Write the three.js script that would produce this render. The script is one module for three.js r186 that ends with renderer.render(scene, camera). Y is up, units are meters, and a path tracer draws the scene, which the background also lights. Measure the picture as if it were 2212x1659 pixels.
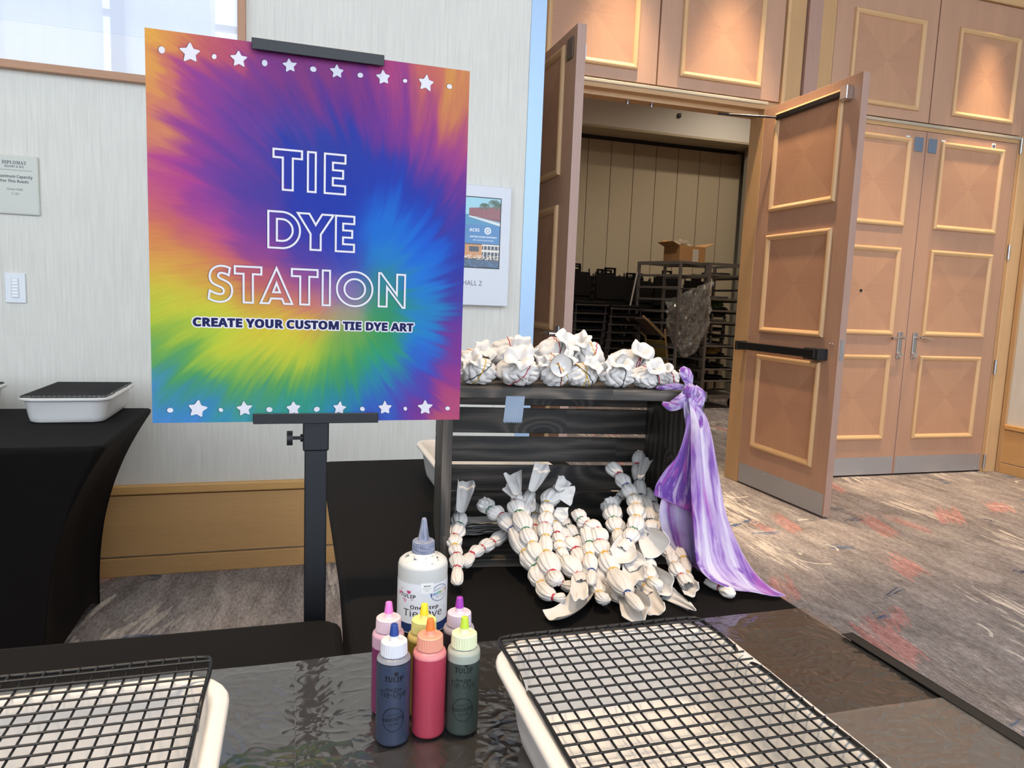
import * as THREE from 'three';
import { RoundedBoxGeometry } from 'three/addons/geometries/RoundedBoxGeometry.js';
import { mergeGeometries, toCreasedNormals } from 'three/addons/utils/BufferGeometryUtils.js';
import { ImprovedNoise } from 'three/addons/math/ImprovedNoise.js';
import { RectAreaLightUniformsLib } from 'three/addons/lights/RectAreaLightUniformsLib.js';

// ---------------------------------------------------------------- camera, sky, light, exposure
const scene = new THREE.Scene();
const camera = new THREE.PerspectiveCamera(2 * Math.atan(829.5 / 1534) * 180 / Math.PI, 2212 / 1659, 0.02, 60);
camera.position.set(0, 1.21, 0);
camera.rotation.set(-6.636 * Math.PI / 180, -17.0 * Math.PI / 180, 2.222 * Math.PI / 180, 'YXZ');
scene.background = new THREE.Color(0.55, 0.75, 1.0);
RectAreaLightUniformsLib.init();
const renderer = new THREE.WebGLRenderer({ antialias: true });
renderer.toneMapping = THREE.LinearToneMapping;
renderer.toneMappingExposure = 0.82;
renderer.shadowMap.enabled = true;
const DAY = { color: new THREE.Color(0.805, 0.885, 1.0), radiance: 5.9 };     // daylight in the tall windows behind the camera
const WARM = new THREE.Color(1.0, 0.74, 0.47);                               // halogen downlights
const GLOW = { table: 29, wall: 38, hall: 6.5, store: 13 };                   // candela

// ---------------------------------------------------------------- helpers
const V = (x, y, z) => new THREE.Vector3(x, y, z);
function rng(seed) { let s = seed | 0; return () => { s = (s + 0x6d2b79f5) | 0; let t = Math.imul(s ^ (s >>> 15), 1 | s); t = (t + Math.imul(t ^ (t >>> 7), 61 | t)) ^ t; return ((t ^ (t >>> 14)) >>> 0) / 4294967296; }; }
const perlin = new ImprovedNoise();
const noise = (x, y = 0, z = 0) => perlin.noise(x, y, z);
const fbm = (x, y, z = 0, o = 4) => { let s = 0, a = 0.5, f = 1; for (let i = 0; i < o; i++) { s += a * noise(x * f, y * f, z * f + i * 7.3); a *= 0.5; f *= 2.03; } return s; };
const clamp = (x, a = 0, b = 1) => Math.min(b, Math.max(a, x));
const lerp = (a, b, t) => a + (b - a) * t;
const smooth = (a, b, x) => { const t = clamp((x - a) / (b - a)); return t * t * (3 - 2 * t); };
const taken = {};
const numbered = (n) => { taken[n] = (taken[n] ?? -1) + 1; return taken[n] ? n + '_' + String(taken[n]).padStart(3, '0') : n; };
function tag(o, label, category, group, kind) { o.userData.label = label; if (category) o.userData.category = category; if (group) o.userData.group = group; if (kind) o.userData.kind = kind; return o; }
function mesh(name, geo, mat, parent = scene) {
  const g = Array.isArray(geo) ? merge(geo) : geo;
  const m = new THREE.Mesh(g, mat); m.name = parent === scene ? numbered(name) : name; m.castShadow = m.receiveShadow = true; parent.add(m); return m;
}
function thing(name, label, category, pos = [0, 0, 0], turn = 0, group) {
  const o = new THREE.Group(); o.name = numbered(name); scene.add(o); o.position.set(...pos); o.rotation.y = turn; return tag(o, label, category, group);
}
function struct(name, label) { const o = new THREE.Group(); o.name = name; scene.add(o); o.userData.kind = 'structure'; if (label) o.userData.label = label; return o; }
function merge(list) {
  const plain = list.map((g) => { const n = g.index ? g.toNonIndexed() : g; for (const k of Object.keys(n.attributes)) if (!['position', 'normal', 'uv'].includes(k)) n.deleteAttribute(k); if (!n.attributes.uv) n.setAttribute('uv', new THREE.BufferAttribute(new Float32Array(n.attributes.position.count * 2), 2)); return n; });
  return mergeGeometries(plain);
}
// uv in metres, v along the grain axis
function boxUV(g, grain = 'y', off = 0) {
  if (g.index) g = g.toNonIndexed();
  const p = g.attributes.position, n = g.attributes.normal, uv = new Float32Array(p.count * 2), G = 'xyz'.indexOf(grain);
  for (let i = 0; i < p.count; i += 3) {
    const nn = [0, 1, 2].map((k) => Math.abs(n.getComponent(i, k) + n.getComponent(i + 1, k) + n.getComponent(i + 2, k)));
    const ax = nn.indexOf(Math.max(...nn)); let o = [0, 1, 2].filter((k) => k !== ax), vA = o.includes(G) ? G : o[1], uA = o.find((k) => k !== vA);
    for (let j = i; j < i + 3; j++) { uv[j * 2] = p.getComponent(j, uA) + off * 0.37; uv[j * 2 + 1] = p.getComponent(j, vA) + off; }
  }
  g.setAttribute('uv', new THREE.BufferAttribute(uv, 2)); return g;
}
function box(w, h, d, x = 0, y = 0, z = 0, { r = 0, grain = 'y', off = 0, ry = 0, rx = 0, rz = 0 } = {}) {
  const g = boxUV(r ? new RoundedBoxGeometry(w, h, d, 2, Math.min(r, w / 2.01, h / 2.01, d / 2.01)) : new THREE.BoxGeometry(w, h, d), grain, off);
  if (rx || ry || rz) g.applyMatrix4(new THREE.Matrix4().makeRotationFromEuler(new THREE.Euler(rx, ry, rz)));
  return g.translate(x, y, z);
}
const span = (x0, x1, y0, y1, z0, z1, o) => box(x1 - x0, y1 - y0, z1 - z0, (x0 + x1) / 2, (y0 + y1) / 2, (z0 + z1) / 2, o);
function rod(a, b, r, seg = 8, r2 = r) {
  const A = V(...a), B = V(...b), d = B.clone().sub(A), g = new THREE.CylinderGeometry(r2, r, d.length(), seg);
  g.applyQuaternion(new THREE.Quaternion().setFromUnitVectors(V(0, 1, 0), d.clone().normalize())); const m = A.add(B).multiplyScalar(0.5); return g.translate(m.x, m.y, m.z);
}
const tube = (pts, r, n = 32, seg = 8, closed = false) => new THREE.TubeGeometry(new THREE.CatmullRomCurve3(pts.map((p) => p.isVector3 ? p : V(...p)), closed), n, r, seg, closed);
const lathe = (pts, seg = 40) => new THREE.LatheGeometry(pts.map(([r, y]) => new THREE.Vector2(r, y)), seg);
// grid surface f(u,v) -> Vector3
function surf(f, nu, nv, { thick = 0, closedV = false } = {}) {
  const P = [], uv = [], idx = [];
  for (let i = 0; i <= nu; i++) for (let j = 0; j <= nv; j++) { const p = f(i / nu, j / nv); P.push(p.x, p.y, p.z); uv.push(j / nv, 1 - i / nu); }
  const at = (i, j) => i * (nv + 1) + j;
  for (let i = 0; i < nu; i++) for (let j = 0; j < nv; j++) { const a = at(i, j), b = at(i, j + 1), c = at(i + 1, j), d = at(i + 1, j + 1); idx.push(a, c, b, b, c, d); }
  const g = new THREE.BufferGeometry(); g.setAttribute('position', new THREE.Float32BufferAttribute(P, 3)); g.setAttribute('uv', new THREE.Float32BufferAttribute(uv, 2)); g.setIndex(idx); g.computeVertexNormals();
  if (closedV) { const n = g.attributes.normal; for (let i = 0; i <= nu; i++) { const a = at(i, 0), b = at(i, nv), s = V(n.getX(a) + n.getX(b), n.getY(a) + n.getY(b), n.getZ(a) + n.getZ(b)).normalize(); n.setXYZ(a, s.x, s.y, s.z); n.setXYZ(b, s.x, s.y, s.z); } }
  if (!thick) return g;
  const n = g.attributes.normal, N = (nu + 1) * (nv + 1), P2 = P.slice(), uv2 = uv.concat(uv), I = idx.slice(), nn = [...n.array];
  for (let k = 0; k < N; k++) { P2.push(P[k * 3] - n.getX(k) * thick, P[k * 3 + 1] - n.getY(k) * thick, P[k * 3 + 2] - n.getZ(k) * thick); nn.push(-n.getX(k), -n.getY(k), -n.getZ(k)); }
  for (let k = 0; k < idx.length; k += 3) I.push(idx[k] + N, idx[k + 2] + N, idx[k + 1] + N);
  const edge = []; for (let j = 0; j < nv; j++) edge.push([at(0, j), at(0, j + 1)], [at(nu, j + 1), at(nu, j)]); for (let i = 0; i < nu; i++) edge.push([at(i + 1, 0), at(i, 0)], [at(i, nv), at(i + 1, nv)]);
  for (const [a, b] of edge) I.push(a, b, a + N, b, b + N, a + N);
  const s = new THREE.BufferGeometry(); s.setAttribute('position', new THREE.Float32BufferAttribute(P2, 3)); s.setAttribute('normal', new THREE.Float32BufferAttribute(nn, 3)); s.setAttribute('uv', new THREE.Float32BufferAttribute(uv2, 2)); s.setIndex(I); return s;
}
// textures
function canvasTex(w, h, draw, { repeat = true } = {}) {
  const c = document.createElement('canvas'); c.width = w; c.height = h; draw(c.getContext('2d'), w, h);
  const t = new THREE.CanvasTexture(c); t.colorSpace = THREE.SRGBColorSpace; if (repeat) t.wrapS = t.wrapT = THREE.RepeatWrapping; t.magFilter = THREE.LinearFilter; return t;
}
function dataTex(w, h, f, srgb = true) {
  const d = new Uint8Array(w * h * 4); for (let y = 0; y < h; y++) for (let x = 0; x < w; x++) { const c = f(x, y, x / w, y / h), i = (y * w + x) * 4; if (typeof c === 'number') d[i] = d[i + 1] = d[i + 2] = clamp(c) * 255; else for (let k = 0; k < 3; k++) d[i + k] = clamp(c[k]) * 255; d[i + 3] = 255; }
  const t = new THREE.DataTexture(d, w, h); t.colorSpace = srgb ? THREE.SRGBColorSpace : THREE.NoColorSpace; t.wrapS = t.wrapT = THREE.RepeatWrapping; t.magFilter = THREE.LinearFilter; t.needsUpdate = true; return t;
}
const scaled = (t, rx, ry) => { const c = t.clone(); c.repeat.set(rx, ry); c.needsUpdate = true; return c; };
const hex = (c) => new THREE.Color(c);
const std = (color, roughness = 0.6, o = {}) => new THREE.MeshStandardMaterial({ color: typeof color === 'number' || typeof color === 'string' ? hex(color) : color, roughness, ...o });
const phys = (color, roughness = 0.6, o = {}) => new THREE.MeshPhysicalMaterial({ color: typeof color === 'number' || typeof color === 'string' ? hex(color) : color, roughness, ...o });

// ---------------------------------------------------------------- materials
const tile = (f, L) => (x, y) => { const a = f(x, y), b = f(x - L, y), t = smooth(0.8 * L, L, x); return a * (1 - t) + b * t; };   // seamless along x
const grainTex = dataTex(1024, 1024, (X, Y, u, v) => {                        // fine straight veneer grain, 1 m tile, grain along v
  const s = 0.5 + 0.5 * noise(u * 160, v * 2.5, 1), m = fbm(u * 9, v * 1.2, 4), p = noise(u * 420, v * 14, 9);
  const k = 0.93 + 0.045 * s + 0.05 * m + 0.025 * p; return [k, k * 0.995, k * 0.985];
});
const wood = (color, o = {}) => phys(color, 0.42, { map: grainTex, ...o });
const M = {
  door: wood(0xbe967d), doorB: wood(0xc59d83), veneerA: wood(0xc6997a), veneerB: wood(0xc09376), trim: wood(0xdcb586), trimDark: wood(0xcaa375), wains: wood(0xd6a86f), wainsTop: wood(0xdfae6c), edge: wood(0xb69486),
  steel: phys(0xb9bcc0, 0.34, { metalness: 1 }), chrome: phys(0xd8dade, 0.14, { metalness: 1 }), kick: phys(0xb4b7bc, 0.45, { metalness: 0.65 }), guard: phys(0x9db4cc, 0.5, { metalness: 0.85 }), dark: std(0x17171a, 0.5), barDark: phys(0x3a3b3f, 0.25, { metalness: 0.8 }),
  white: std(0xe6e7ea, 0.4), black: std(0x141417, 0.55), blackSheen: phys(0x131313, 0.85, { sheen: 0.35, sheenColor: hex(0x3a3634), sheenRoughness: 0.6 }),
  ceiling: std(0xe9e7e1, 0.9), blackMetal: phys(0x16181c, 0.42, { metalness: 0.3 }), wire: phys(0x0d0d0f, 0.38), tub: phys(0xd8d5d1, 0.34),
};
const wallTex = dataTex(1024, 1024, (X, Y, u, v) => {
  const s = noise(u * 240, v * 9, 2), s2 = noise(u * 90, v * 5, 5), t = noise(u * 340, v * 340, 3), m = fbm(u * 5, v * 5, 8), line = Math.pow(Math.max(0, noise(u * 150, v * 2, 21)), 2);
  const k = 0.915 + 0.024 * s + 0.02 * s2 + 0.03 * t + 0.02 * m - 0.07 * line; return [k * 0.985, k * 0.971, k * 0.935];
});
M.paper = std(0xf2f2f0, 0.85, { map: wallTex, bumpMap: wallTex, bumpScale: 0.0008 });
const weave = dataTex(256, 256, (X, Y) => 0.5 + 0.22 * Math.sin(X * Math.PI / 2) * Math.sin(Y * Math.PI / 2) + 0.2 * noise(X / 3, Y / 9, 2), false);
M.cotton = phys(0xdad5d0, 0.9, { bumpMap: scaled(weave, 12, 12), bumpScale: 0.0003 });
const BAND = { r: std(0xa81f38, 0.55), g: std(0x1f6a49, 0.55), b: std(0x21407f, 0.55), y: std(0xc9a02c, 0.55), k: std(0x1f2a30, 0.55), o: std(0xd5762e, 0.55) };
const carpetTex = canvasTex(2048, 2048, (c, S) => {                           // 4.6 m tile, x = world x, y = world z
  const R = rng(11), px = S / 4.6; c.fillStyle = '#857e7d'; c.fillRect(0, 0, S, S);
  const wrap = (f, x, y) => { for (const dx of [-S, 0, S]) for (const dy of [-S, 0, S]) { if (x + dx < -400 || x + dx > S + 400 || y + dy < -500 || y + dy > S + 500) continue; c.save(); c.translate(x + dx, y + dy); f(); c.restore(); } };
  const streaks = (n, cols, w0, w1, l0, l1, al) => { for (let i = 0; i < n; i++) { const x = R() * S, y = R() * S, w = lerp(w0, w1, R()) * px, l = lerp(l0, l1, R()) * px, a = al * (0.4 + 0.6 * R()), col = cols[Math.floor(R() * cols.length)], tilt = -0.12 + (R() - 0.5) * 0.16; wrap(() => { c.rotate(tilt); c.globalAlpha = a; c.fillStyle = col; c.beginPath(); c.ellipse(0, 0, w / 2, l / 2, 0, 0, 7); c.fill(); }, x, y); } };
  streaks(340, ['#aaa29e', '#756d6b', '#9f9692', '#837b7b'], 0.06, 0.3, 0.2, 0.8, 0.55);
  streaks(6500, ['#aea49c', '#655c5a', '#958b86', '#c3b9ae', '#7c7270'], 0.003, 0.013, 0.04, 0.26, 0.36);
  for (let k = 0; k < 60; k++) {                                              // brushed pale patches
    const x = R() * S, y = R() * S, n = 26; wrap(() => { const Q = rng(500 + k); c.rotate(-0.15 + (Q() - 0.5) * 0.4); for (let i = 0; i < n; i++) { c.globalAlpha = 0.55; c.fillStyle = ['#d3c8bc', '#c9beb4', '#ded4c8'][i % 3]; c.beginPath(); c.ellipse((Q() - 0.5) * 0.2 * px, (Q() - 0.5) * 0.35 * px, 0.008 * px, lerp(0.03, 0.12, Q()) * px, 0, 0, 7); c.fill(); } }, x, y);
  }
  for (let k = 0; k < 44; k++) {                                              // coral hatched shapes
    const x = R() * S, y = R() * S; wrap(() => { const Q = rng(900 + k), w = lerp(0.06, 0.17, Q()), l = lerp(0.14, 0.42, Q()); c.rotate(-0.3 + (Q() - 0.5) * 0.9); for (let i = 0; i < 26; i++) { const t = i / 26; c.globalAlpha = 0.62; c.fillStyle = Q() < 0.75 ? '#b9726d' : '#c48b85'; c.fillRect((-w / 2 + w * t) * px, (-l / 2 + (Q() - 0.5) * 0.08 + t * 0.1) * px, w / 26 * px * (Q() < 0.8 ? 0.95 : 0.3), l * lerp(0.6, 1, Q()) * px); } }, x, y);
  }
  for (let k = 0; k < 84; k++) {                                              // navy and slate brush marks across
    const x = R() * S, y = R() * S; wrap(() => { const Q = rng(1500 + k), n = 4 + Math.floor(Q() * 7), L = lerp(0.06, 0.2, Q()), col = Q() < 0.6 ? '#33507e' : '#3b4257'; c.rotate(0.2 + (Q() - 0.5) * 0.5); for (let i = 0; i < n; i++) { const l = L * lerp(0.4, 1, Q()) * px, x0 = (Q() - 0.5) * 0.4 * L * px - l / 2, y0 = (i - n / 2) * 0.006 * px + (Q() < 0.25 ? 0.03 * px : 0); c.globalAlpha = lerp(0.55, 0.9, Q()); c.strokeStyle = col; c.lineWidth = lerp(0.003, 0.008, Q()) * px; c.beginPath(); c.moveTo(x0, y0); c.quadraticCurveTo(x0 + l / 2, y0 + (Q() - 0.5) * 0.02 * px, x0 + l, y0 + (Q() - 0.5) * 0.02 * px); c.stroke(); } }, x, y);
  }
  for (let k = 0; k < 60; k++) {                                              // off-white curls and combs
    const x = R() * S, y = R() * S; wrap(() => { const Q = rng(2100 + k); c.rotate(Q() * 6.3); c.globalAlpha = 0.8; c.strokeStyle = '#dcd3c9'; c.lineWidth = lerp(0.008, 0.022, Q()) * px; c.beginPath(); c.arc(0, 0, lerp(0.04, 0.12, Q()) * px, 0, lerp(0.5, 1.9, Q())); c.stroke(); }, x, y);
  }
  c.globalAlpha = 1; const im = c.getImageData(0, 0, S, S), Q = rng(5); for (let i = 0; i < im.data.length; i += 4) { const p = i / 4, X = p % S, Y = (p - X) / S, n = (Q() - 0.5) * 36 + 30 * noise(X * 0.3, Y * 0.075, 3) + 22 * noise(X * 0.045, Y * 0.012, 7); im.data[i] += n; im.data[i + 1] += n; im.data[i + 2] += n; } c.putImageData(im, 0, 0);
});
const pileTex = dataTex(256, 256, (X, Y) => 0.5 + 0.5 * noise(X / 2.2, Y / 2.2, 4), false);
M.carpet = std(0xffffff, 0.97, { map: scaled(carpetTex, 1 / 4.6, 1 / 4.6), bumpMap: scaled(pileTex, 2, 2), bumpScale: 0.003 });

// ---------------------------------------------------------------- the setting
const ZL = -3.22, ZD = -4.24, XR = 5.405;                                     // left wall, door wall, side wall on the right
{
  const f = struct('floor', 'grey patterned carpet with coral and navy marks');
  mesh('carpet', span(-7, 7.4, -0.08, 0, -9.6, 5.2, { grain: 'z' }), M.carpet, f);
  const w = struct('wall_left', 'pale striped wallpaper wall');
  mesh('wallpaper', span(-7, 1.078, 0, 4.0, ZD - 0.16, ZL), M.paper, w);
  // wooden wainscot
  const b = struct('baseboard_left', 'tall wooden wainscot board below the wallpaper');
  mesh('cap', span(-7, 1.03, 0.352, 0.392, ZL, ZL + 0.032, { r: 0.008, grain: 'x' }), M.wainsTop, b);
  mesh('panel', span(-7, 1.03, 0.088, 0.346, ZL, ZL + 0.018, { grain: 'x' }), M.wains, b);
  mesh('skirting', span(-7, 1.03, 0, 0.08, ZL, ZL + 0.022, { r: 0.003, grain: 'x', off: 3 }), M.wains, b);
  const g = tag(mesh('corner_guard', span(1.008, 1.08, 0.0, 4.0, ZL + 0.0005, ZL + 0.0045), M.guard), 'brushed metal guard strip on the wall corner beside the open door', 'corner guard'); g.userData.kind = 'thing';
}
// mitred picture-frame moulding round a w x h rectangle lying in the xy plane (outer size), proud in +z
function moulding(w, h, wd = 0.036, tk = 0.02) {
  const prof = [[0, 0], [0, tk * 0.55], [wd * 0.16, tk * 0.85], [wd * 0.38, tk], [wd * 0.6, tk * 0.92], [wd * 0.85, tk * 0.5], [wd, tk * 0.3], [wd, 0]], parts = [];
  const ring = (d) => [[-w / 2 + d, -h / 2 + d], [w / 2 - d, -h / 2 + d], [w / 2 - d, h / 2 - d], [-w / 2 + d, h / 2 - d]];
  for (let s = 0; s < 4; s++) {
    const P = [], uv = [], I = []; prof.forEach(([d, z], k) => { const r = ring(d), a = r[s], b = r[(s + 1) % 4], L = Math.hypot(b[0] - a[0], b[1] - a[1]); P.push(a[0], a[1], z, b[0], b[1], z); uv.push(d + s * 0.2, d, d + s * 0.2, L); if (k) { const q = k * 2; I.push(q - 2, q - 1, q, q - 1, q + 1, q); } });
    const g = new THREE.BufferGeometry(); g.setAttribute('position', new THREE.Float32BufferAttribute(P, 3)); g.setAttribute('uv', new THREE.Float32BufferAttribute(uv, 2)); g.setIndex(I); g.computeVertexNormals();
    const p = g.attributes.normal; let zs = 0; for (let i = 0; i < p.count; i++) zs += p.getZ(i); if (zs < 0) { g.setIndex(I.flatMap((_, i) => i % 3 ? [] : [I[i], I[i + 2], I[i + 1]])); g.computeVertexNormals(); }
    parts.push(g);
  }
  return merge(parts);
}
// book-matched field: four triangular veneers meeting in the middle, each a piece of its own
const veneerGeo = {};
function veneer(parent, w, h, x, y, z, flip = 1) {
  const key = w.toFixed(3) + '_' + h.toFixed(3);
  if (!veneerGeo[key]) {
    const c = [[-w / 2, -h / 2], [w / 2, -h / 2], [w / 2, h / 2], [-w / 2, h / 2]];
    veneerGeo[key] = [0, 1, 2, 3].map((s) => { const a = c[s], b = c[(s + 1) % 4], t = 0.0012, g = new THREE.BufferGeometry(), up = s % 2 === 0; const P = [a[0], a[1], t, b[0], b[1], t, 0, 0, t]; const U = []; for (let i = 0; i < 9; i += 3) U.push(up ? P[i] : P[i + 1] + 0.31, up ? P[i + 1] : P[i] + 0.2); g.setAttribute('position', new THREE.Float32BufferAttribute(P, 3)); g.setAttribute('uv', new THREE.Float32BufferAttribute(U, 2)); g.computeVertexNormals(); return g; });
  }
  veneerGeo[key].forEach((g, s) => { const m = mesh('veneer', g, s % 2 ? M.veneerB : M.veneerA, parent); m.position.set(x, y, z); if (flip < 0) m.rotation.y = Math.PI; });
}
function panelled(parent, x0, x1, y0, y1, z, flip = 1, mat = M.trim) {
  const w = x1 - x0, h = y1 - y0, m = mesh('moulding', moulding(w, h), mat, parent); m.position.set((x0 + x1) / 2, (y0 + y1) / 2, z); if (flip < 0) m.rotation.y = Math.PI;
  veneer(parent, w - 0.06, h - 0.06, (x0 + x1) / 2, (y0 + y1) / 2, z, flip);
}
const PANELS = [[0.282, 0.92], [1.068, 1.708], [1.858, 2.487]];
// a leaf: local x from hinge (0) to free edge (w), front face at z = 0 looking to +z, thickness behind
function leaf(parent, w, h, { front = true, back = true, mir = 1 } = {}) {
  const t = 0.045, X = (a, b) => mir > 0 ? [a, b] : [-b, -a];
  const [a, b] = X(0.002, w - 0.002);
  mesh('leaf_core', span(a, b, 0.012, h, -t, 0, { r: 0.002 }), M.door, parent);
  const [e0, e1] = X(w - 0.0045, w - 0.0005); mesh('edge_band', span(e0, e1, 0.012, h, -t - 0.0005, 0.0005), M.edge, parent);
  for (const [y0, y1] of PANELS) { const [p0, p1] = X((w - 0.605) / 2, (w + 0.605) / 2); if (front) panelled(parent, p0, p1, y0, y1, 0.0005); if (back) panelled(parent, p0, p1, y0, y1, -t - 0.0005, -1); }
  const [k0, k1] = X(0.02, w - 0.012);
  for (const s of [front && 1, back && -1]) if (s) {
    const z = s > 0 ? 0.001 : -t - 0.001, k = mesh('kick_plate', span(k0, k1, 0.014, 0.147, z - 0.001, z + 0.001), M.kick, parent);
    for (const [fx, fy] of [[0.04, 0.13], [0.04, 0.035], [0.33, 0.035], [0.33, 0.13], [0.5, 0.08], [0.67, 0.035], [0.67, 0.13], [0.96, 0.13], [0.96, 0.035]]) { const sc = mesh('screw', new THREE.SphereGeometry(0.005, 8, 6).scale(1, 1, 0.5), M.chrome, k); sc.position.set(lerp(k0, k1, fx), fy, z + s * 0.001); }
  }
}
function lever(parent, x, y, z, dir) {
  const l = mesh('lever_plate', box(0.042, 0.2, 0.012, x, y - 0.06, z + 0.006, { r: 0.004 }), M.steel, parent);
  mesh('rose', new THREE.CylinderGeometry(0.02, 0.022, 0.014, 20).rotateX(Math.PI / 2).translate(x, y - 0.13, z + 0.018), M.chrome, l);
  mesh('lever', [new THREE.CylinderGeometry(0.011, 0.012, 0.05, 14).rotateX(Math.PI / 2).translate(x, y, z + 0.03), tube([[x, y, z + 0.052], [x + dir * 0.03, y + 0.004, z + 0.056], [x + dir * 0.08, y - 0.004, z + 0.054], [x + dir * 0.115, y - 0.008, z + 0.05]], 0.008, 16)], M.chrome, l);
}
const hinge = (parent, x, y, z) => mesh('hinge', [new THREE.CylinderGeometry(0.011, 0.011, 0.05, 12).translate(x, y + 0.027, z), new THREE.CylinderGeometry(0.011, 0.011, 0.05, 12).translate(x, y - 0.027, z), new THREE.CylinderGeometry(0.008, 0.008, 0.115, 10).translate(x, y, z)], M.steel, parent);
{ // door wall
  const w = struct('wall_back', 'wooden door wall with transom panels'), t0 = ZD - 0.16, X0 = 1.25, X1 = 2.99;
  mesh('upper_wall', span(1.08, 7.4, 2.6, 4.0, t0, ZD - 0.03), M.doorB, w);
  mesh('pier', span(1.08, X0 - 0.02, 0, 2.6, t0, ZD - 0.02), M.trimDark, w);
  mesh('pier', span(X1 + 0.02, 3.49, 0, 2.6, t0, ZD - 0.02), M.trimDark, w);
  mesh('pier', span(5.25, 7.4, 0, 2.6, t0, ZD - 0.02), M.trimDark, w);
  // pilaster strips between the two door sets
  for (const [a, b, d, m] of [[3.1, 3.126, 0.012, M.trim], [3.13, 3.252, 0.0, M.trimDark], [3.262, 3.368, 0.02, M.edge], [3.372, 3.486, 0.008, M.trimDark]]) mesh('pilaster_strip', span(a, b, 2.56, 4.0, ZD - 0.03, ZD + d, { r: 0.002, off: a }), m, w);
  for (const [a, b, d, m] of [[3.02, 3.13, 0.0, M.trimDark], [3.13, 3.252, -0.004, M.trimDark], [3.262, 3.368, 0.01, M.edge], [3.372, 3.486, 0.004, M.trimDark]]) mesh('pilaster_strip', span(a, b, 0, 2.56, ZD - 0.03, ZD + d, { r: 0.002, off: a + 1 }), m, w);
  // transom panels, each a board with a moulded field
  for (const [a, b, p0, p1] of [[1.25, 2.172, 1.425, 2.034], [2.182, 3.09, 2.332, 2.938], [3.495, 4.366, 3.64, 4.258], [4.376, 5.25, 4.562, 5.15]]) {
    const g = mesh('transom_panel', span(a, b, 2.605, 3.5, ZD - 0.03, ZD, { r: 0.003, off: a }), M.doorB, w);
    panelled(g, p0, p1, 2.675, 3.292, ZD + 0.0005);
  }
  mesh('cornice', [span(1.06, XR, 3.505, 3.56, ZD - 0.03, ZD + 0.02, { r: 0.006, grain: 'x' }), span(1.06, XR, 3.56, 4.0, ZD - 0.03, ZD + 0.004, { grain: 'x' })], M.trim, w);
  // door frames
  const frame = (name, a, b, label) => {
    const f = struct(name, label);
    mesh('head', span(a - 0.02, b + 0.02, 2.548, 2.6, t0, ZD - 0.006, { r: 0.003, grain: 'x' }), M.trimDark, f);
    mesh('stop', span(a, b, 2.52, 2.55, t0, ZD - 0.07, { grain: 'x' }), M.trimDark, f);
    for (const [x0, x1] of [[a - 0.02, a], [b, b + 0.02]]) mesh('jamb', span(x0, x1, 0, 2.56, t0, ZD - 0.004, { r: 0.003 }), M.trimDark, f);
    mesh('head_strip', span(a - 0.02, b + 0.02, 2.575, 2.598, ZD - 0.01, ZD + 0.004, { r: 0.006, grain: 'x' }), std(0xb3a893, 0.5), f);
    return f;
  };
  const fo = frame('trim_1', X0, X1, 'wooden frame of the open double door');
  for (const x of [2.03, 2.2]) mesh('catch', [new THREE.CylinderGeometry(0.012, 0.014, 0.012, 12).translate(x, 2.516, ZD - 0.1), new THREE.CylinderGeometry(0.006, 0.006, 0.02, 10).translate(x, 2.505, ZD - 0.1)], M.steel, fo);
  frame('trim_2', 3.49, 5.25, 'wooden frame of the closed double door');
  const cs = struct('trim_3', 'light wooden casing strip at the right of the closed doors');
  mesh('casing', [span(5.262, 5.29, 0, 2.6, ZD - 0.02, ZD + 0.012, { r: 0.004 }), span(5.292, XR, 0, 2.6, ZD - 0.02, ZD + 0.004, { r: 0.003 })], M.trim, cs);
  mesh('painted_threshold_shade', span(3.49, 5.25, 0, 0.004, ZD - 0.14, ZD - 0.02), M.dark, cs);  // dark strip painted in for the shade in the gap under the closed doors
}
{ // closed doors
  const mk = (name, x, mir, label) => { const d = struct(name, label); d.position.set(x, 0, ZD - 0.006); leaf(d, 0.876, 2.545, { back: false, mir }); return d; };
  const a = mk('door_1', 3.492, 1, 'closed wooden door leaf beside the open one, lever at its right'), b = mk('door_2', 5.248, -1, 'closed wooden door leaf at the far right');
  lever(a, 0.815, 1.055, 0, -1); lever(b, -0.80, 1.055, 0, 1);
  const pl = (d, x, s) => { mesh('door_magnet', box(0.075, 0.1, 0.006, x, 2.45, 0.004, { r: 0.002 }), std(0x7f92a8, 0.4, { metalness: 0.6 }), d); const st = mesh('sticker', box(0.036, 0.045, 0.001, x + s * 0.1, 2.48, 0.001), std(0xd9dde2, 0.6), d); mesh('mark', new THREE.TorusGeometry(0.009, 0.003, 6, 18).translate(x + s * 0.1, 2.48, 0.0018), M.dark, st); };
  pl(a, 0.81, -1); pl(b, -0.82, 1);
  const st = mesh('sticker', box(0.036, 0.045, 0.001, -0.24, 2.505, 0.001), std(0xd9dde2, 0.6), b); mesh('mark', new THREE.TorusGeometry(0.009, 0.003, 6, 18).translate(-0.24, 2.505, 0.0018), M.dark, st);
  for (const y of [0.085, 0.84, 1.735, 2.53]) hinge(b, 0.018, y, 0.012);
  mesh('peephole', new THREE.CylinderGeometry(0.011, 0.011, 0.004, 14).rotateX(Math.PI / 2).translate(0.42, 1.385, 0.004), M.dark, a);
}
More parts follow.
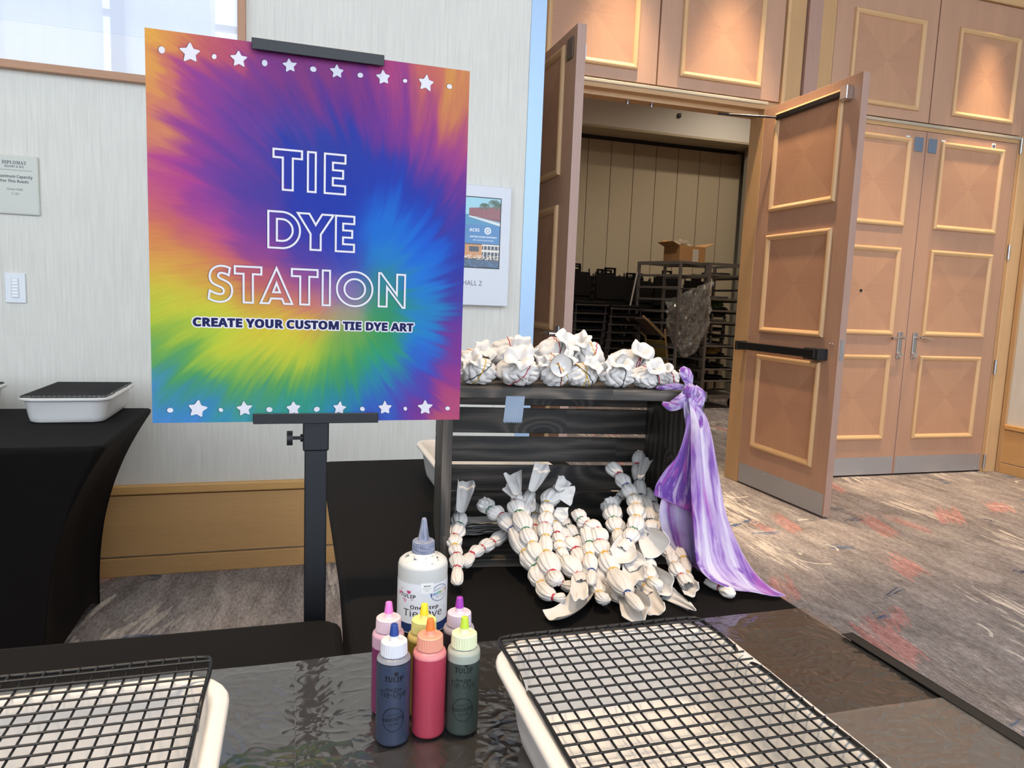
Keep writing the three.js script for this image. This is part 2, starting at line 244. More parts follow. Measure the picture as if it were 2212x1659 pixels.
{ // open right leaf, folded out at right angles; its inner face with the push bar looks to the opening
  const d = struct('door_3', 'open wooden door leaf with a push bar and a closer arm'); d.position.set(2.99, 0, ZD - 0.004); d.rotation.y = -Math.PI / 2; // local x -> world +z, local +z -> world -x
  leaf(d, 0.872, 2.545, {});
  const bar = mesh('push_bar', span(-0.02, 0.76, 0.945, 0.995, 0.03, 0.075, { r: 0.006, grain: 'x' }), M.barDark, d);
  mesh('bar_end', span(0.66, 0.79, 0.935, 1.003, 0.0, 0.07, { r: 0.004 }), M.black, bar); mesh('bar_end', span(-0.03, 0.0, 0.938, 1.0, 0.0, 0.078, { r: 0.003 }), M.black, bar);
  const cl = mesh('closer', span(0.16, 0.78, 2.44, 2.472, 0.0, 0.03, { r: 0.004, grain: 'x' }), M.barDark, d);
  mesh('closer_body', span(0.755, 0.81, 2.41, 2.49, 0, 0.05, { r: 0.006 }), M.chrome, cl);
  mesh('closer_arm', rod([0.17, 2.455, 0.02], [-0.06, 2.5, 0.32], 0.007), M.barDark, cl);
  for (const y of [1.035]) for (const x of [0.8, 0.822]) mesh('bolt', new THREE.SphereGeometry(0.006, 8, 6).translate(x, y, 0.002), M.chrome, d);
  mesh('latch_plate', span(0.872, 0.8735, 0.94, 1.06, -0.034, -0.011), M.steel, d); mesh('outer_lever', rod([0.80, 1.055, -0.045], [0.80, 1.055, -0.1], 0.01), M.chrome, d);
  const e = struct('door_4', 'open wooden door leaf half hidden by the corner guard'); e.position.set(1.272, 0, ZD - 0.004); e.rotation.y = -Math.PI / 2 + 0.012; leaf(e, 0.90, 2.545, {});
  // its outer face looks to the left
  mesh('door_magnet', box(0.075, 0.1, 0.006, 0.82, 2.45, 0.004, { r: 0.002 }), std(0x6a6258, 0.4, { metalness: 0.6 }), e);
  lever(e, 0.83, 1.055, 0, -1);
  mesh('edge_contact', span(0.80, 0.86, 2.40, 2.47, -0.068, -0.045, { r: 0.004 }), M.white, e);
}
{ // side wall on the right, ceilings, the window wall behind the camera, the side far left
  const w = struct('wall_right', 'wallpapered side wall at the right');
  mesh('wallpaper', span(XR, XR + 0.15, 0, 4.0, ZD, 5.0), M.paper, w);
  const b = struct('baseboard_right', 'wooden wainscot of the right wall'), z1 = ZD + 0.05;
  mesh('corner_post', span(XR - 0.02, XR, 0, 4.0, ZD + 0.012, ZD + 0.05, { r: 0.003 }), M.trimDark, b);
  mesh('cap', span(XR - 0.032, XR, 0.352, 0.392, z1, 5, { r: 0.008, grain: 'z' }), M.wainsTop, b); mesh('panel', span(XR - 0.018, XR, 0.088, 0.346, z1, 5, { grain: 'z' }), M.wains, b); mesh('skirting', span(XR - 0.022, XR, 0, 0.08, z1, 5, { r: 0.003, grain: 'z' }), M.wains, b);
  const c = struct('ceiling', 'plain ceiling, lower over the doors');
  mesh('low_ceiling', span(-7, 7.4, 4.0, 4.12, ZD - 0.16, -0.2), M.ceiling, c); mesh('fascia', span(-7, 7.4, 4.12, 6.1, -0.32, -0.2), M.ceiling, c); mesh('high_ceiling', span(-7, 7.4, 6.1, 6.2, -0.32, 5.2), M.ceiling, c);
  const l = struct('wall_side', 'far side wall outside the frame'); mesh('plaster', span(-7.15, -7, 0, 6.2, ZD - 0.16, 5.2), M.paper, l); mesh('plaster', span(XR, XR + 0.15, 4.0, 6.2, -0.3, 5.2), M.paper, l);
  // tall windows behind the camera, seen only as reflections
  const n = struct('wall_front', 'window wall behind the camera'), z = 4.5;
  mesh('sill_wall', span(-7, XR, 0, 0.5, z, z + 0.2), M.paper, n); mesh('head_wall', span(-7, XR, 5.7, 6.2, z, z + 0.2), M.paper, n);
  const bay = 1.55, x0 = -6.9;
  for (let k = 0; k < 8; k++) {
    const a = x0 + k * bay, g = struct('window_' + (k + 1), 'tall window bay with grey mullions');
    mesh('window_frame', [span(a - 0.09, a + 0.09, 0.5, 5.7, z - 0.02, z + 0.16), span(a, a + bay, 0.5, 0.56, z, z + 0.1), span(a, a + bay, 5.64, 5.7, z, z + 0.1), span(a, a + bay, 3.02, 3.12, z, z + 0.1), span(a, a + bay, 4.72, 4.79, z, z + 0.1)], std(0x9fa3a8, 0.5, { metalness: 0.3 }), g);
    for (const [y0, y1] of [[0.56, 3.02], [3.12, 4.72], [4.79, 5.64]]) mesh('pane', span(a + 0.09, a + bay - 0.09, y0, y1, z + 0.06, z + 0.062), phys(0xffffff, 0.02, { transmission: 1, thickness: 0, ior: 1.3 }), g);
    const L = new THREE.RectAreaLight(DAY.color, DAY.radiance, bay - 0.18, 5.1); L.position.set(a + bay / 2, 3.1, z + 0.2); L.lookAt(a + bay / 2, 3.1, 0); L.name = 'window_daylight'; scene.add(L);
    if (k === 2 || k === 3) { // gathered sheer curtain at the side of each bay
      const s = [0, 0, 0.95, 0.8, 0.35, 0.6, 0.4, 0.5][k], R = rng(40 + k), ph = R() * 6; mesh('sheer_curtain', surf((u, v) => V(a + 0.1 + v * (bay - 0.2) * s + 0.012 * Math.sin(v * 21), lerp(5.66, 0.52, u), z - 0.1 + 0.03 * Math.sin(v * 26 * s + ph) + 0.015 * Math.sin(v * 61 * s + u)), 2, 60), phys(0xffffff, 1, { transmission: 0.55, thickness: 0, side: THREE.DoubleSide }), g);
    }
  }
  mesh('end_pier', span(x0 + 8 * bay - 0.09, XR, 0.5, 5.7, z, z + 0.2), M.paper, n); mesh('end_pier', span(-7, x0 + 0.0, 0.5, 5.7, z, z + 0.2), M.paper, n);
}
{ // store room behind the open door
  const r = struct('wall_store', 'store room walls seen through the open door'), beige = std(0xb5a88f, 0.85), grey = std(0x9a9488, 0.85);
  mesh('store_wall', span(-0.2, 0, 0, 4.5, -9.6, ZD - 0.16), grey, r); mesh('store_wall', span(7.25, 7.4, 0, 4.5, -9.6, ZD - 0.16), grey, r);
  mesh('soffit', span(0, 7.25, 3.53, 4.5, -9.05, -8.85), std(0xd9d5cd, 0.8), r); mesh('soffit_lip', span(0, 7.25, 3.5, 3.53, -9.3, -8.85), std(0xb4a78e, 0.8), r);
  mesh('return_wall', span(6.1, 7.25, 0, 3.53, -9.05, -8.85), grey, r); mesh('track', span(0, 6.1, 3.45, 3.5, -9.32, -9.26), M.dark, r);
  mesh('end_wall', span(0, 7.25, 0, 4.5, -9.6, -9.42), grey, r);
  for (let k = 0; k < 18; k++) mesh('partition_panel', span(0.004 + k * 0.345, 0.341 + k * 0.345, 0.02, 3.46, -9.34, -9.28, { r: 0.003 }), beige, r);
  mesh('detector', [box(0.05, 0.055, 0.03, 4.9, 3.77, -8.835, { r: 0.01 })], M.dark, r);
  const c = struct('ceiling_store', 'store room ceiling'); mesh('store_ceiling', span(-0.2, 7.4, 4.5, 4.6, -9.6, ZD - 0.16), M.ceiling, c); mesh('store_upstand', span(-0.2, 7.4, 4.0, 4.6, ZD - 0.2, ZD - 0.16), M.ceiling, c);
}
// recessed downlights
function downlight(x, y, z, cd, angle, pen, label, tilt, tone = WARM) {
  const t = thing('downlight', label, 'ceiling light', [x, y, z], 0, 'recessed ceiling downlights');
  mesh('trim_ring', new THREE.TorusGeometry(0.075, 0.012, 8, 28).rotateX(Math.PI / 2).translate(0, -0.004, 0), M.white, t);
  mesh('lamp', new THREE.CylinderGeometry(0.065, 0.065, 0.012, 24).translate(0, -0.002, 0), std(0xfff0d8, 0.5, { emissive: tone, emissiveIntensity: 6 }), t);
  const s = new THREE.SpotLight(tone, cd, 0, angle, pen, 2); s.position.set(x, y - 0.03, z); s.target.position.set(x + (tilt?.[0] ?? 0), 0, z + (tilt?.[1] ?? 0)); s.castShadow = true; s.shadow.radius = 2.5; s.name = 'downlight_beam'; scene.add(s, s.target);
}
const DL = [[0.42, 4.0, -0.72, GLOW.table, 0.62, 0.7], [-1.1, 4.0, -0.6, GLOW.table * 0.8, 0.62, 0.7], [1.95, 4.0, -0.9, GLOW.hall, 0.6, 0.7], [3.4, 4.0, -1.6, GLOW.hall, 0.7, 0.7], [-1.6, 4.0, -2.5, GLOW.hall * 0.5, 0.6, 0.8],
  [1.9, 4.0, -3.92, GLOW.wall, 0.42, 0.6], [2.68, 4.0, -3.92, GLOW.wall, 0.42, 0.6], [3.9, 4.0, -3.55, GLOW.wall, 0.5, 0.7], [4.86, 4.0, -3.98, GLOW.wall, 0.33, 0.5], [4.6, 4.0, -2.4, GLOW.hall, 0.65, 0.7]];
const DLN = ['above the crate table', 'above the left table', 'above the aisle', 'above the carpet', 'above the wall picture', 'over the first transom', 'over the second transom', 'over the open leaf', 'over the last transom', 'by the right wall'];
DL.forEach((a, i) => downlight(...a, 'small warm recessed ceiling light ' + DLN[i]));
for (const [x, z, n] of [[2.6, -6.6, 'above the stacked chairs'], [4.6, -6.9, 'above the tray racks'], [5.6, -7.8, 'at the store room side'], [3.6, -5.4, 'just inside the open door']]) downlight(x, 4.5, z, GLOW.store, 1.3, 0.9, 'store room ceiling light ' + n, undefined, new THREE.Color(1.0, 0.86, 0.69));
// ---------------------------------------------------------------- wall fittings
{
  const z = ZL, p = thing('framed_picture', 'pale framed print behind glass in a thin wooden frame high on the wallpaper', 'picture', [0, 0, 0]);
  const x0 = -1.62, x1 = -0.2, y0 = 2.0, y1 = 3.0, f = 0.03;
  const fw = wood(0xb98a68);
  for (const g of [span(x0, x1, y0, y0 + f, z + 0.002, z + 0.034, { r: 0.003, grain: 'x' }), span(x0, x1, y1 - f, y1, z + 0.002, z + 0.034, { r: 0.003, grain: 'x' }), span(x0, x0 + f, y0 + f, y1 - f, z + 0.002, z + 0.034, { r: 0.003 }), span(x1 - f, x1, y0 + f, y1 - f, z + 0.002, z + 0.034, { r: 0.003 })]) mesh('frame', g, fw, p);
  mesh('mat', span(x0 + f, x1 - f, y0 + f, y1 - f, z + 0.003, z + 0.012), std(0xe6e8ef, 0.8), p);
  mesh('print', span(x0 + 0.13, -0.335, 2.175, y1 - 0.13, z + 0.012, z + 0.0135), std(0xdde2ee, 0.7), p);
  mesh('glass', span(x0 + f, x1 - f, y0 + f, y1 - f, z + 0.022, z + 0.023), phys(0xffffff, 0.015, { transmission: 1, thickness: 0, ior: 1.5 }), p);
}
{
  const t = thing('capacity_sign', 'small ivory room capacity sign with dark lettering on the wallpaper', 'sign', [-1.029, 1.578, ZL]);
  mesh('plate', box(0.158, 0.221, 0.012, 0, 0, 0.006, { r: 0.005 }), std(0xc9cac0, 0.5), t);
  const tex = canvasTex(512, 716, (c, w, h) => { c.fillStyle = '#c9cac0'; c.fillRect(0, 0, w, h); c.fillStyle = '#262b33'; c.textAlign = 'center'; const fit = (s, y, wd, px, f) => { c.font = f.replace('#', px); const k = wd / c.measureText(s).width; c.save(); c.translate(w / 2, y); c.scale(k, 1); c.fillText(s, 0, 0); c.restore(); }; fit('DIPLOMAT', 100, 280, 58, 'bold #px serif'); fit('RESORT & SPA', 142, 222, 38, 'bold #px serif'); c.fillRect(50, 172, w - 100, 4); fit('Maximum Capacity', 272, 410, 52, 'bold #px sans-serif'); fit('For This Room:', 332, 330, 52, 'bold #px sans-serif'); fit('Great Hall:', 430, 190, 42, '#px sans-serif'); fit('7,107', 488, 96, 42, '#px sans-serif'); }, { repeat: false });
  mesh('lettering', new THREE.PlaneGeometry(0.148, 0.211).translate(0, 0, 0.0125), std(0xffffff, 0.5, { map: tex }), t);
}
{
  const t = thing('wall_keypad', 'white lighting keypad with a column of small buttons on the wallpaper', 'switch', [-1.044, 1.187, ZL]);
  mesh('plate', box(0.07, 0.115, 0.008, 0, 0, 0.004, { r: 0.003 }), std(0xdfe2e6, 0.4), t); mesh('inset', box(0.026, 0.075, 0.003, 0, 0, 0.009, { r: 0.001 }), std(0xc9cdd2, 0.4), t);
  for (let k = 0; k < 6; k++) mesh('button', box(0.02, 0.0085, 0.004, 0, 0.03 - k * 0.012, 0.011, { r: 0.001 }), std(0xf0f1f2, 0.4), t);
}
{
  const t = thing('room_sign', 'white wall panel with a lit picture screen, partly behind the poster', 'room sign', [0.735, 1.4535, ZL]);
  mesh('panel', box(0.4, 0.537, 0.045, 0, 0, 0.0225, { r: 0.004 }), std(0xd2d4da, 0.35), t);
  const sw = 0.31, sh = 0.308, cx = 0.148 - sw / 2, cy = 0.0585;
  mesh('screen_bezel', box(sw + 0.008, sh + 0.008, 0.003, cx, cy, 0.046), M.dark, t);
  const tex = canvasTex(620, 616, (c, w, h) => {
    const R = rng(3); c.fillStyle = '#58b6e2'; c.fillRect(0, 0, w, h); c.fillStyle = '#9ad8f0'; c.fillRect(0, 0, w, 150);
    c.fillStyle = '#2f8fc0'; c.beginPath(); c.moveTo(0, 150); c.lineTo(360, 150); c.lineTo(w, 235); c.lineTo(w, 260); c.lineTo(0, 260); c.fill();
    c.fillStyle = '#7c3540'; c.beginPath(); c.moveTo(330, 95); c.lineTo(w, 70); c.lineTo(w, 205); c.lineTo(330, 160); c.fill(); c.fillStyle = '#a85a60'; for (let i = 0; i < 26; i++) c.fillRect(340 + i * 11, 90 - i * 0.9, 4, 75 + i * 1.6);
    c.fillStyle = '#e8edf0'; c.beginPath(); c.moveTo(330, 160); c.lineTo(w, 215); c.lineTo(w, 240); c.lineTo(330, 172); c.fill(); c.fillStyle = '#bcd3de'; for (let i = 0; i < 9; i++) c.fillRect(380 + i * 26, 165 + i * 5, 18, 14);
    for (const [px, py, s] of [[470, 70, 1], [560, 40, 1.2], [600, 62, 1]]) for (let k = 0; k < 16; k++) { c.strokeStyle = k % 2 ? '#1f4a34' : '#2f5f3a'; c.lineWidth = 6; c.beginPath(); c.moveTo(px, py); const a = k / 16 * 6.28; c.quadraticCurveTo(px + Math.cos(a) * 26 * s, py + Math.sin(a) * 22 * s - 16, px + Math.cos(a) * 48 * s, py + Math.sin(a) * 30 * s + 10); c.stroke(); }
    c.fillStyle = '#2d7fc4'; c.fillRect(0, 240, w, 165); c.fillStyle = '#ffffff'; c.font = 'bold 40px sans-serif'; c.textAlign = 'right'; c.fillText('ACES', 432, 300);
    c.save(); c.translate(508, 288); for (let k = 0; k < 10; k++) { c.rotate(Math.PI / 5); c.fillRect(-5, -34, 10, 12); } c.lineWidth = 8; c.strokeStyle = '#fff'; c.beginPath(); c.arc(0, 0, 22, 0, 7); c.stroke(); c.beginPath(); c.arc(0, 0, 7, 0, 7); c.stroke(); c.restore();
    c.textAlign = 'center'; c.font = 'bold 19px sans-serif'; c.fillText('SEATING GUARD ENTRANCE', 468, 352); c.font = '17px sans-serif'; c.fillText('with Sophisticated Design', 468, 380);
    c.fillStyle = '#2b3038'; c.fillRect(0, 405, w, 211); c.fillStyle = '#cf8f4e'; c.fillRect(300, 415, 160, 120); c.fillStyle = '#26303f'; c.fillRect(340, 432, 90, 46); c.fillStyle = '#e9e6e0'; c.fillRect(455, 410, 165, 14); c.fillRect(455, 458, 165, 20); c.fillStyle = '#22334d'; c.fillRect(465, 424, 150, 34); c.fillRect(470, 480, 150, 56); c.fillStyle = '#e9e6e0'; for (let i = 0; i < 5; i++) c.fillRect(470 + i * 34, 424, 8, 112);
    c.fillStyle = '#efe3d2'; for (let i = 0; i < 90; i++) c.fillRect(290 + R() * 320, 505 + R() * 40, 14, 5); c.fillStyle = '#17466e'; c.fillRect(0, 552, w, 64); c.fillStyle = '#2f77ad'; for (let i = 0; i < 60; i++) c.fillRect(R() * w, 556 + R() * 56, 18, 6);
  }, { repeat: false });
  mesh('screen', new THREE.PlaneGeometry(sw, sh).translate(cx, cy, 0.0482), std(0x222222, 0.2, { emissive: new THREE.Color(1, 1, 1), emissiveMap: tex, emissiveIntensity: 0.95 }), t);
  const tx = canvasTex(512, 128, (c, w, h) => { c.fillStyle = '#d2d4da'; c.fillRect(0, 0, w, h); c.fillStyle = '#2b2f36'; c.font = '76px sans-serif'; c.textAlign = 'right'; c.fillText('HALL 2', w - 20, 90); }, { repeat: false });
  mesh('lettering', new THREE.PlaneGeometry(0.2, 0.05).translate(-0.018, -0.168, 0.0455), std(0xffffff, 0.35, { map: tx }), t);
}
// ---------------------------------------------------------------- tables under black stretch covers
function coverGeo(x0, x1, z0, z1, h, ix, iz) {
  const per = [], r = 0.03, add = (cx, cz, a0) => { for (let k = 0; k <= 5; k++) { const a = a0 + k / 5 * Math.PI / 2; per.push([cx + r * Math.cos(a), cz + r * Math.sin(a)]); } }, side = (n, ax, az, bx, bz) => { for (let k = 1; k < n; k++) per.push([lerp(ax, bx, k / n), lerp(az, bz, k / n)]); };
  add(x1 - r, z1 - r, 0); side(24, x1 - r, z1, x0 + r, z1); add(x0 + r, z1 - r, Math.PI / 2); side(14, x0, z1 - r, x0, z0 + r); add(x0 + r, z0 + r, Math.PI); side(24, x0 + r, z0, x1 - r, z0); add(x1 - r, z0 + r, Math.PI * 1.5); side(14, x1, z0 + r, x1, z1 - r); per.push(per[0]);
  const N = per.length - 1, cx = (x0 + x1) / 2, cz = (z0 + z1) / 2;
  const skirt = surf((u, v) => {
    const [px, pz] = per[Math.round(v * N)], ex = Math.abs(px - cx) / ((x1 - x0) / 2), ez = Math.abs(pz - cz) / ((z1 - z0) / 2);
    let t = clamp((u - 0.08) / 0.92), y = h - 0.012 - t * (h - 0.014), inn = 0;
    if (u < 0.08) { const a = u / 0.08 * Math.PI / 2; y = h - 0.012 * (1 - Math.cos(a)); inn = 0.012 * (1 - Math.sin(a)); }
    const c = 1 - Math.pow(1 - t, 2.4), mid = Math.min(1, (1 - Math.min(ex, ez)) * 1.6);
    let X = px - Math.sign(px - cx) * (inn * (ex > 0.97) + ex ** 6 * ix * c), Z = pz - Math.sign(pz - cz) * (inn * (ez > 0.97) + ez ** 6 * iz * c);
    if (ex > 0.97) X -= Math.sign(px - cx) * 0.05 * mid * Math.sin(Math.PI * Math.min(1, t)) ; if (ez > 0.97) Z -= Math.sign(pz - cz) * 0.05 * mid * Math.sin(Math.PI * Math.min(1, t));
    y += smooth(0.8, 1, t) * 0.05 * smooth(0.1, 0.9, mid);
    return V(X, Math.max(y, 0.003), Z);
  }, 34, N, { closedV: true });
  const top = new THREE.Shape(per.slice(0, N).map(([x, z]) => new THREE.Vector2(x - Math.sign(x - cx) * 0.012 * (Math.abs(x - cx) / ((x1 - x0) / 2) > 0.97), -(z - Math.sign(z - cz) * 0.012 * (Math.abs(z - cz) / ((z1 - z0) / 2) > 0.97)))));
  return merge([skirt, new THREE.ShapeGeometry(top).rotateX(-Math.PI / 2).translate(0, h, 0)]);
}
const clothTex = dataTex(256, 256, (X, Y) => 0.5 + 0.25 * Math.sin(X * 0.8) * Math.sin(Y * 0.8) + 0.25 * noise(X / 4, Y / 4, 1), false);
M.spandex = phys(0x0c0a0a, 0.8, { specularIntensity: 0.3, sheen: 0.12, sheenColor: hex(0x3c322e), sheenRoughness: 0.5, bumpMap: clothTex, bumpScale: 0.0002 });
function table(label, x0, x1, z0, z1, ix, iz) {
  const t = thing('banquet_table', label, 'table');
  mesh('stretch_cover', coverGeo(x0, x1, z0, z1, 0.75, ix, iz), M.spandex, t);
  mesh('table_top', span(x0 + 0.02, x1 - 0.02, 0.715, 0.742, z0 + 0.02, z1 - 0.02), std(0x8a8880, 0.6), t);
  for (const x of [x0 + ix + 0.05, x1 - ix - 0.05]) for (const z of [z0 + iz + 0.04, z1 - iz - 0.04]) mesh('leg', rod([x, 0.004, z], [x, 0.72, z], 0.014), M.steel, t);
}
table('black covered banquet table carrying the crate and the bottles', 0.066, 0.762, -2.0, -0.12, 0.06, 0.14);
table('black covered banquet table at the lower left under the wire rack', -1.77, 0.062, -1.005, -0.12, 0.05, 0.06);
table('black covered banquet table against the wallpaper at the far left', -2.36, -0.53, -2.99, -2.255, 0.19, 0.06);
// clear plastic film over the two near tables
const filmTex = dataTex(1024, 1024, (X, Y, u, v) => {
  const wx = u * 7 + 0.6 * fbm(u * 3, v * 3, 2), wy = v * 7 + 0.6 * fbm(u * 3 + 9, v * 3, 5); const r = (f, s) => 1 - Math.abs(noise(wx * f, wy * f * s, f));
  return 0.35 * Math.pow(r(1.1, 0.5), 3) + 0.35 * Math.pow(r(2.3, 1.6), 4) + 0.2 * Math.pow(r(5, 0.8), 4) + 0.1 * noise(wx * 12, wy * 12, 3);
}, false);
M.film = phys(0xd6d2d0, 0.12, { transmission: 0.955, thickness: 0, ior: 2.0, bumpMap: filmTex, bumpScale: 0.0018 });
function film(name, label, x0, x1, z0, z1, y, amp, seed, mat = M.film) {
  const g = surf((u, v) => { const x = lerp(x0, x1, v), z = lerp(z0, z1, u), e = Math.min(1, Math.min(u, 1 - u, v, 1 - v) * 12 + 0.3); const n = Math.pow(1 - Math.abs(noise(x * 4 + seed, z * 7, seed)), 6) + 0.6 * Math.pow(1 - Math.abs(noise(x * 9, z * 5 + seed, seed + 2)), 8); return V(x + 0.003 * noise(z * 9, seed, 1), y + amp * e * n, z + (u < 0.02 ? 0.004 * noise(x * 6, seed, 3) : 0)); }, 70, 140);
  const uv = g.attributes.uv, p = g.attributes.position; for (let i = 0; i < uv.count; i++) uv.setXY(i, p.getX(i) / 0.6, p.getZ(i) / 0.6);
  tag(mesh(name, g, mat), label, 'plastic film');
}
film('plastic_film', 'clear crinkled plastic film spread over both near black tables', -1.7, 0.759, -0.882, -0.13, 0.7512, 0.0022, 4);
film('plastic_film', 'second layer of clear film at the near right table corner', 0.30, 0.752, -0.622, -0.13, 0.7545, 0.0015, 17, Object.assign(M.film.clone(), { transmission: 0.88 }));
{ const t = tag(mesh('gaffer_tape', span(0.748, 0.7665, 0.7552, 0.7562, -0.786, -0.13), std(0x100e0d, 0.65)), 'strip of black tape along the right edge of the near table', 'tape'); t.geometry = merge([t.geometry, span(0.7655, 0.7665, 0.735, 0.7562, -0.786, -0.13)]); }
// ---------------------------------------------------------------- white tubs and wire racks
function rring(w, d, r, y, n = 6) { const o = []; for (const [sx, sz, a0] of [[1, 1, 0], [-1, 1, 1], [-1, -1, 2], [1, -1, 3]]) for (let k = 0; k <= n; k++) { const a = (a0 + k / n) * Math.PI / 2; o.push([sx * (w / 2 - r) + r * Math.cos(a), y, sz * (d / 2 - r) + r * Math.sin(a)]); } o.push(o[0]); return o; }
const tubGeo = (() => {
  const W = 0.276, D = 0.425, prof = [[W - 0.13, D - 0.13, 0.01, 0.001], [W - 0.07, D - 0.07, 0.035, 0], [W - 0.052, D - 0.052, 0.04, 0.004], [W - 0.044, D - 0.044, 0.042, 0.02], [W - 0.026, D - 0.026, 0.045, 0.074], [W - 0.006, D - 0.006, 0.05, 0.076], [W, D, 0.052, 0.079], [W, D, 0.052, 0.083], [W - 0.005, D - 0.005, 0.05, 0.0865], [W - 0.022, D - 0.022, 0.046, 0.087], [W - 0.031, D - 0.031, 0.044, 0.084], [W - 0.038, D - 0.038, 0.042, 0.07], [W - 0.054, D - 0.054, 0.038, 0.012], [W - 0.07, D - 0.07, 0.03, 0.0055], [W - 0.12, D - 0.12, 0.02, 0.005], [0.002, 0.002, 0.0009, 0.005]];
  const rings = [[0.002, 0.002, 0.0009, 0.0015], ...prof].map((a) => rring(...a)), n = rings[0].length - 1, m = rings.length - 1;
  return surf((u, v) => V(...rings[Math.round(u * m)][Math.round(v * n)]), m, n, { closedV: true });
})();
function tub(label, x, y, z, turn = 0) { const t = tag(mesh('plastic_tub', tubGeo, M.tub), label, 'tub', 'white plastic tubs'); t.position.set(x, y, z); t.rotation.y = turn; return t; }
const wireX = new THREE.CylinderGeometry(0.0011, 0.0011, 0.25, 6).rotateZ(Math.PI / 2), wireZ = new THREE.CylinderGeometry(0.0011, 0.0011, 0.405, 6).rotateX(Math.PI / 2), half = (L) => new THREE.CylinderGeometry(0.0011, 0.0011, L, 6).rotateZ(Math.PI / 2);
function rack(label, x, y, z, turn = 0) {
  const t = thing('wire_rack', label, 'wire rack', [x, y, z], turn, 'black wire cooling racks'), w = 0.125, d = 0.2025, r = 0.0022, dip = 0.016;
  const sidePath = (s) => [[s * w, 0, -d + 0.012], [s * w, 0, -d + 0.075], [s * (w - 0.001), -0.004, -d + 0.086], [s * (w - 0.003), -dip, -d + 0.096], [s * (w - 0.003), -dip - 0.002, -d + 0.101], [s * (w - 0.001), -0.004, -d + 0.107], [s * w, 0, -d + 0.118]];
  const loop = []; const f1 = sidePath(-1), f2 = sidePath(1);
  loop.push([-w + 0.012, 0, -d], [0, 0, -d], [w - 0.012, 0, -d], [w - 0.003, 0, -d + 0.003], ...f2, [w, 0, 0], ...f2.map(([a, b, c]) => [a, b, -c]).reverse(), [w - 0.003, 0, d - 0.003], [w - 0.012, 0, d], [0, 0, d], [-w + 0.012, 0, d], [-w + 0.003, 0, d - 0.003], ...f1.map(([a, b, c]) => [a, b, -c]), [-w, 0, 0], ...f1.slice().reverse(), [-w + 0.003, 0, -d + 0.003]);
  mesh('rim_wire', tube(loop, r, 320, 7, true), M.wire, t);
  for (let k = 1; k < 17; k++) mesh('wire', wireZ, M.wire, t).position.set(-w + 0.25 * k / 17, 0.0012, 0);
  const n = 26; for (let k = 1; k < n; k++) mesh('wire', wireX, M.wire, t).position.set(0, 0.0034, -d + 0.405 * k / n);
  return t;
}
tub('white tub under the wire rack at the lower right', 0.3355, 0.7535, -0.4975); rack('black wire rack over the tub at the lower right', 0.338, 0.8412, -0.512);
tub('white tub under the wire rack at the lower left', -0.196, 0.7535, -0.4975); rack('black wire rack over the tub at the lower left', -0.206, 0.8412, -0.535);
tub('white tub on the far left table, whole in view', -0.735, 0.7505, -2.842); rack('black wire rack over the whole tub on the far left table', -0.738, 0.8385, -2.852);
tub('white tub cut off by the left edge of the photo', -1.155, 0.7505, -2.842); rack('black wire rack over the tub cut off at the left edge', -1.16, 0.8385, -2.842);
tub('white tub behind the wooden crate', 0.435, 0.7505, -1.63);
// ---------------------------------------------------------------- dye bottles
function printTex(bg, ink, full) { return canvasTex(1024, 768, (c, w, h) => {
  c.fillStyle = bg; c.fillRect(0, 0, w, h); c.fillStyle = ink; c.strokeStyle = ink; c.textAlign = 'center'; if (!full) return; const cx = w * 0.5;
  c.font = 'bold 66px sans-serif'; c.fillText('TULIP', cx, 190); c.beginPath(); c.moveTo(cx + 12, 136); c.quadraticCurveTo(cx - 6, 118, cx + 6, 100); c.lineTo(cx + 14, 112); c.lineTo(cx + 22, 98); c.lineTo(cx + 30, 112); c.lineTo(cx + 38, 102); c.quadraticCurveTo(cx + 46, 122, cx + 26, 138); c.fill();
  c.font = 'bold 36px sans-serif'; c.fillText('One-Step', cx, 268); c.font = '80px sans-serif'; c.fillText('Tie-Dye', cx - 6, 326); c.font = '18px sans-serif'; c.fillText('®', cx + 140, 282);
  c.lineWidth = 6; c.beginPath(); c.arc(cx, 520, 104, 0, 7); c.stroke(); c.lineWidth = 2; c.setLineDash([6, 5]); c.beginPath(); c.arc(cx, 520, 94, 0, 7); c.stroke(); c.setLineDash([]);
  c.save(); c.translate(cx, 520); c.rotate(-0.1); c.font = '24px sans-serif'; c.fillText("AMERICA'S", 0, -34); c.font = 'bold 44px sans-serif'; c.fillText('FAVORITE', 0, 14); c.font = 'bold 26px sans-serif'; c.fillText('TIE-DYE!', 0, 50); c.restore();
}, { repeat: false }); }
const capRibs = (r0, r1, h) => surf((u, v) => { const a = v * Math.PI * 2, r = lerp(r0, r1, u) * (1 + 0.018 * (Math.sin(a * 30) > 0 ? 1 : -1)); return V(Math.cos(a) * r, h * u, Math.sin(a) * r); }, 1, 180, { closedV: true });
